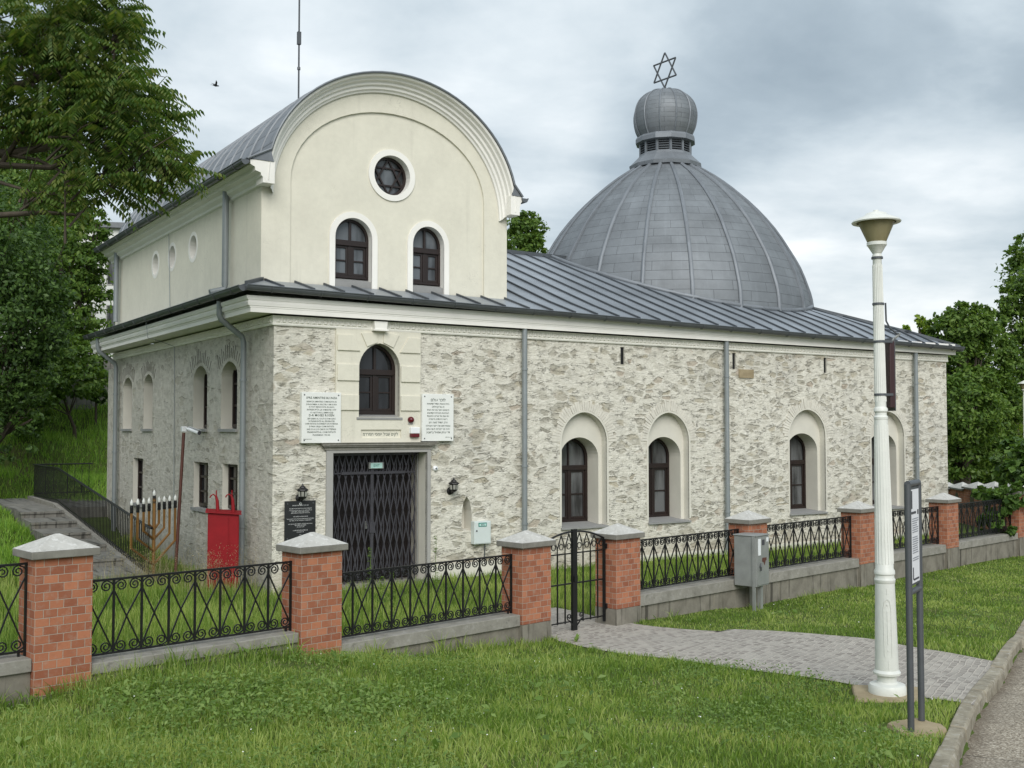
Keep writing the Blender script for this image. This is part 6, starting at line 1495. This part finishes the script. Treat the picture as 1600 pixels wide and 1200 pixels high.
for args in ((900, 1003, 0, 14, .20, 'leafy dock plant at the edge of the sett path', 1), (1078, 1062, 0, 12, .22, 'leafy weed standing in the lawn in front of the sett path', 2), (835, 1050, 0, 18, .17, 'bushy weed in the lawn in front of the gate', 3), (490, 1180, 0, 10, .18, 'broad pale dock leaves low in the foreground lawn', 4, .5), (212, 1160, 0, 8, .16, 'pale broad leaves low at the left of the foreground lawn', 5, .45), (620, 1165, 0, 12, .15, 'spiky weed in the middle of the foreground lawn', 6), (780, 1040, 0, 9, .14, 'small leafy weed below the pillar left of the gate', 7), (1268, 925, 0, 10, .2, 'tuft of leaves at the low wall behind the lamp post', 8)): rosette(*args)
# tall weeds against the panels behind the fence
def stalk(a, i, hgt, label, seed):
    x, y = b2w(a, i); t = thing('tall_weed', label, 'weed', (x, y, g(x, y)), 0, 'tall weeds in the yard'); rg3 = np.random.default_rng(seed); b = MB(); b.tube([(0, 0, -.05), (.01, .01, hgt*.6), (.03, .0, hgt)], [.007, .005, .002], 5); b.build('stem', 'weed', t, uv=False)
    n = 60; z = rg3.uniform(.08, 1, n)*hgt; an = rg3.uniform(0, 6.28, n); r_ = .07*(1.1-z/hgt); P = np.stack([np.cos(an)*r_, np.sin(an)*r_, z], 1); V, Q = leaf_quads(P, unit(np.stack([np.cos(an)*.3, np.sin(an)*.3, np.ones(n)], 1)), .085, rg3, .32, .1); raw_mesh('leaves', V, [Q], 'weed', t)
for q, (a, i, hgt, lb) in enumerate(((-.75, -4.2, 1.0, 'tall leafy weed just left of the second pillar'), (.0, -4.6, .8, 'tall leafy weed behind the panel before the folding grille'), (1.3, -1.2, .85, 'lighter tall weed in front of the left half of the folding grille'), (2.7, -1.0, .95, 'slender tall weed in front of the right half of the folding grille'), (-.35, -5.0, .75, 'bushy weed behind the fence beside the second pillar'))): stalk(a, i, hgt, lb, 70+q)
# little white flowers
rg2 = np.random.default_rng(15); x, y = scatter(220, -4, 6, 7, 18, rg2, 1.2); m_ = outside_mask(x, y); x, y = x[m_], y[m_]
P = np.stack([x, y, G(x, y)+.06+.05*rg2.random(len(x))], 1); V, Q = leaf_quads(P, unit(rg2.normal(size=P.shape)*.3+np.array([0, -.3, 1.])), .012, rg2, .9, 0)
o = raw_mesh('clover_flowers', V, [Q], 'petal'); tag(o, None, None, kind='stuff')

# bird
bp_ = at(337, 134, 34); bd = thing('bird', 'small dark bird flying in the open sky left of the tower', 'bird', bp_, R(40))
b = MB(); b.tube([(-.11, 0, .0), (-.07, 0, .01), (0, 0, .0), (.06, 0, .01), (.09, 0, .015), (.12, 0, .01)], [.006, .022, .030, .022, .018, .003], 8)
k = b.vs([(-.02, 0, .02), (.04, 0, .02), (.01, .10, .09), (-.08, .20, .12), (-.02, .02, .02), (.04, -.01, .02), (.01, -.10, .09), (-.08, -.20, .12)]); b.face((k, k+1, k+2)); b.face((k, k+2, k+3)); b.face((k+4, k+6, k+5)); b.face((k+4, k+7, k+6))
k = b.vs([(-.10, 0, .0), (-.19, .04, 0), (-.15, 0, 0), (-.19, -.04, 0)]); b.face((k, k+1, k+2)); b.face((k, k+2, k+3)); b.build('body', 'iron', bd, uv=False)

# ------------------------------------------------------------------ sky, sun, camera
W = bpy.data.worlds.new('World'); SC.world = W; W.use_nodes = True; t = NT(W.node_tree)
SUN_AZ, SUN_EL = R(174), R(34)
sk = t.new('ShaderNodeTexSky', _sky_type='NISHITA', _sun_disc=False, _sun_elevation=SUN_EL, _sun_rotation=SUN_AZ)
dv = t.new('ShaderNodeTexCoord').outputs['Generated']
sx = t.new('ShaderNodeSeparateXYZ'); t.link(dv, sx.inputs[0])
el = t.math('MAXIMUM', sx.outputs[2], 0.)
den = t.math('ADD', el, .22); cx_ = t.new('ShaderNodeCombineXYZ'); t.link(t.math('DIVIDE', sx.outputs[0], den), cx_.inputs[0]); t.link(t.math('DIVIDE', sx.outputs[1], den), cx_.inputs[1])
cv = cx_.outputs[0]
n1 = t.noise(t.mapping(cv, (.85, 1.1, 1), (SKYX, SKYY, 0)), 1.0, 7, .52, .35); n2 = t.noise(t.mapping(cv, (1, 1, 1), (3.1, 7.7, 0)), 3.2, 6, .58, .2)
f = t.math('ADD', t.math('MULTIPLY', n1, .78), t.math('MULTIPLY', n2, .24))
def lobe(px, py, r0, r1):
    v = Vector(at(px, py, 10.))-Vector((0, 0, CAMH)); v.normalize(); n_ = t.new('ShaderNodeVectorMath', _operation='DOT_PRODUCT'); t.link(dv, n_.inputs[0]); n_.inputs[1].default_value = v
    return t.sstep(n_.outputs['Value'], math.cos(R(r1)), math.cos(R(r0)))
f = t.math('ADD', f, t.math('MULTIPLY', lobe(1340, 390, 1, 11), .17)); f = t.math('ADD', f, t.math('MULTIPLY', lobe(790, 190, 0, 7), .10)); f = t.math('ADD', f, t.math('MULTIPLY', lobe(1250, 190, 1, 9), -.07)); f = t.math('ADD', f, t.math('MULTIPLY', lobe(400, 60, 1, 10), .05))
cloud = t.ramp(f, [(.36, (2.25, 2.75, 3.15)), (.46, (3.0, 3.55, 3.95)), (.53, (4.0, 4.55, 4.9)), (.61, (5.2, 5.65, 5.9)), (.72, (7.2, 7.4, 7.45))])
zen = t.math('ADD', t.math('MULTIPLY', el, ZEN), .95)
vm = t.new('ShaderNodeVectorMath', _operation='SCALE'); t.link(cloud, vm.inputs[0]); t.link(zen, vm.inputs['Scale'])
hz = t.sstep(el, .16, .0)
c = t.mix(t.math('MULTIPLY', hz, .45), vm.outputs[0], (5.2, 5.6, 5.8))
c = t.mix(.93, sk.outputs[0], c)
bg = t.n['Background']; t.link(c, bg.inputs[0]); bg.inputs[1].default_value = .1
sd = bpy.data.lights.new('sun', 'SUN'); sd.energy = 1.75; sd.angle = R(38); sd.color = (1, .965, .915); so = bpy.data.objects.new('sun', sd); COL.objects.link(so)
dirv = Vector((math.sin(SUN_AZ)*math.cos(SUN_EL), math.cos(SUN_AZ)*math.cos(SUN_EL), math.sin(SUN_EL))); so.rotation_euler = dirv.to_track_quat('Z', 'Y').to_euler()
cd = bpy.data.cameras.new('camera'); cd.sensor_width = 36; cd.lens = 1690/1600*36; cd.clip_end = 2000; cd.clip_start = .05
co = bpy.data.objects.new('camera', cd); COL.objects.link(co); co.location = (0, 0, CAMH); co.rotation_euler = (math.pi/2+PCH, 0, 0); SC.camera = co
SC.view_settings.view_transform = 'Standard'; SC.view_settings.look = 'None'; SC.view_settings.gamma = 1; SC.view_settings.exposure = EXPO
SC.cycles.max_bounces = 6; SC.cycles.diffuse_bounces = 3; SC.cycles.glossy_bounces = 3; SC.cycles.transmission_bounces = 3; SC.cycles.transparent_max_bounces = 6
SC.cycles.use_denoising = True
for o in [o for o in bpy.data.objects if o.name.startswith('tmp')]: bpy.data.objects.remove(o)
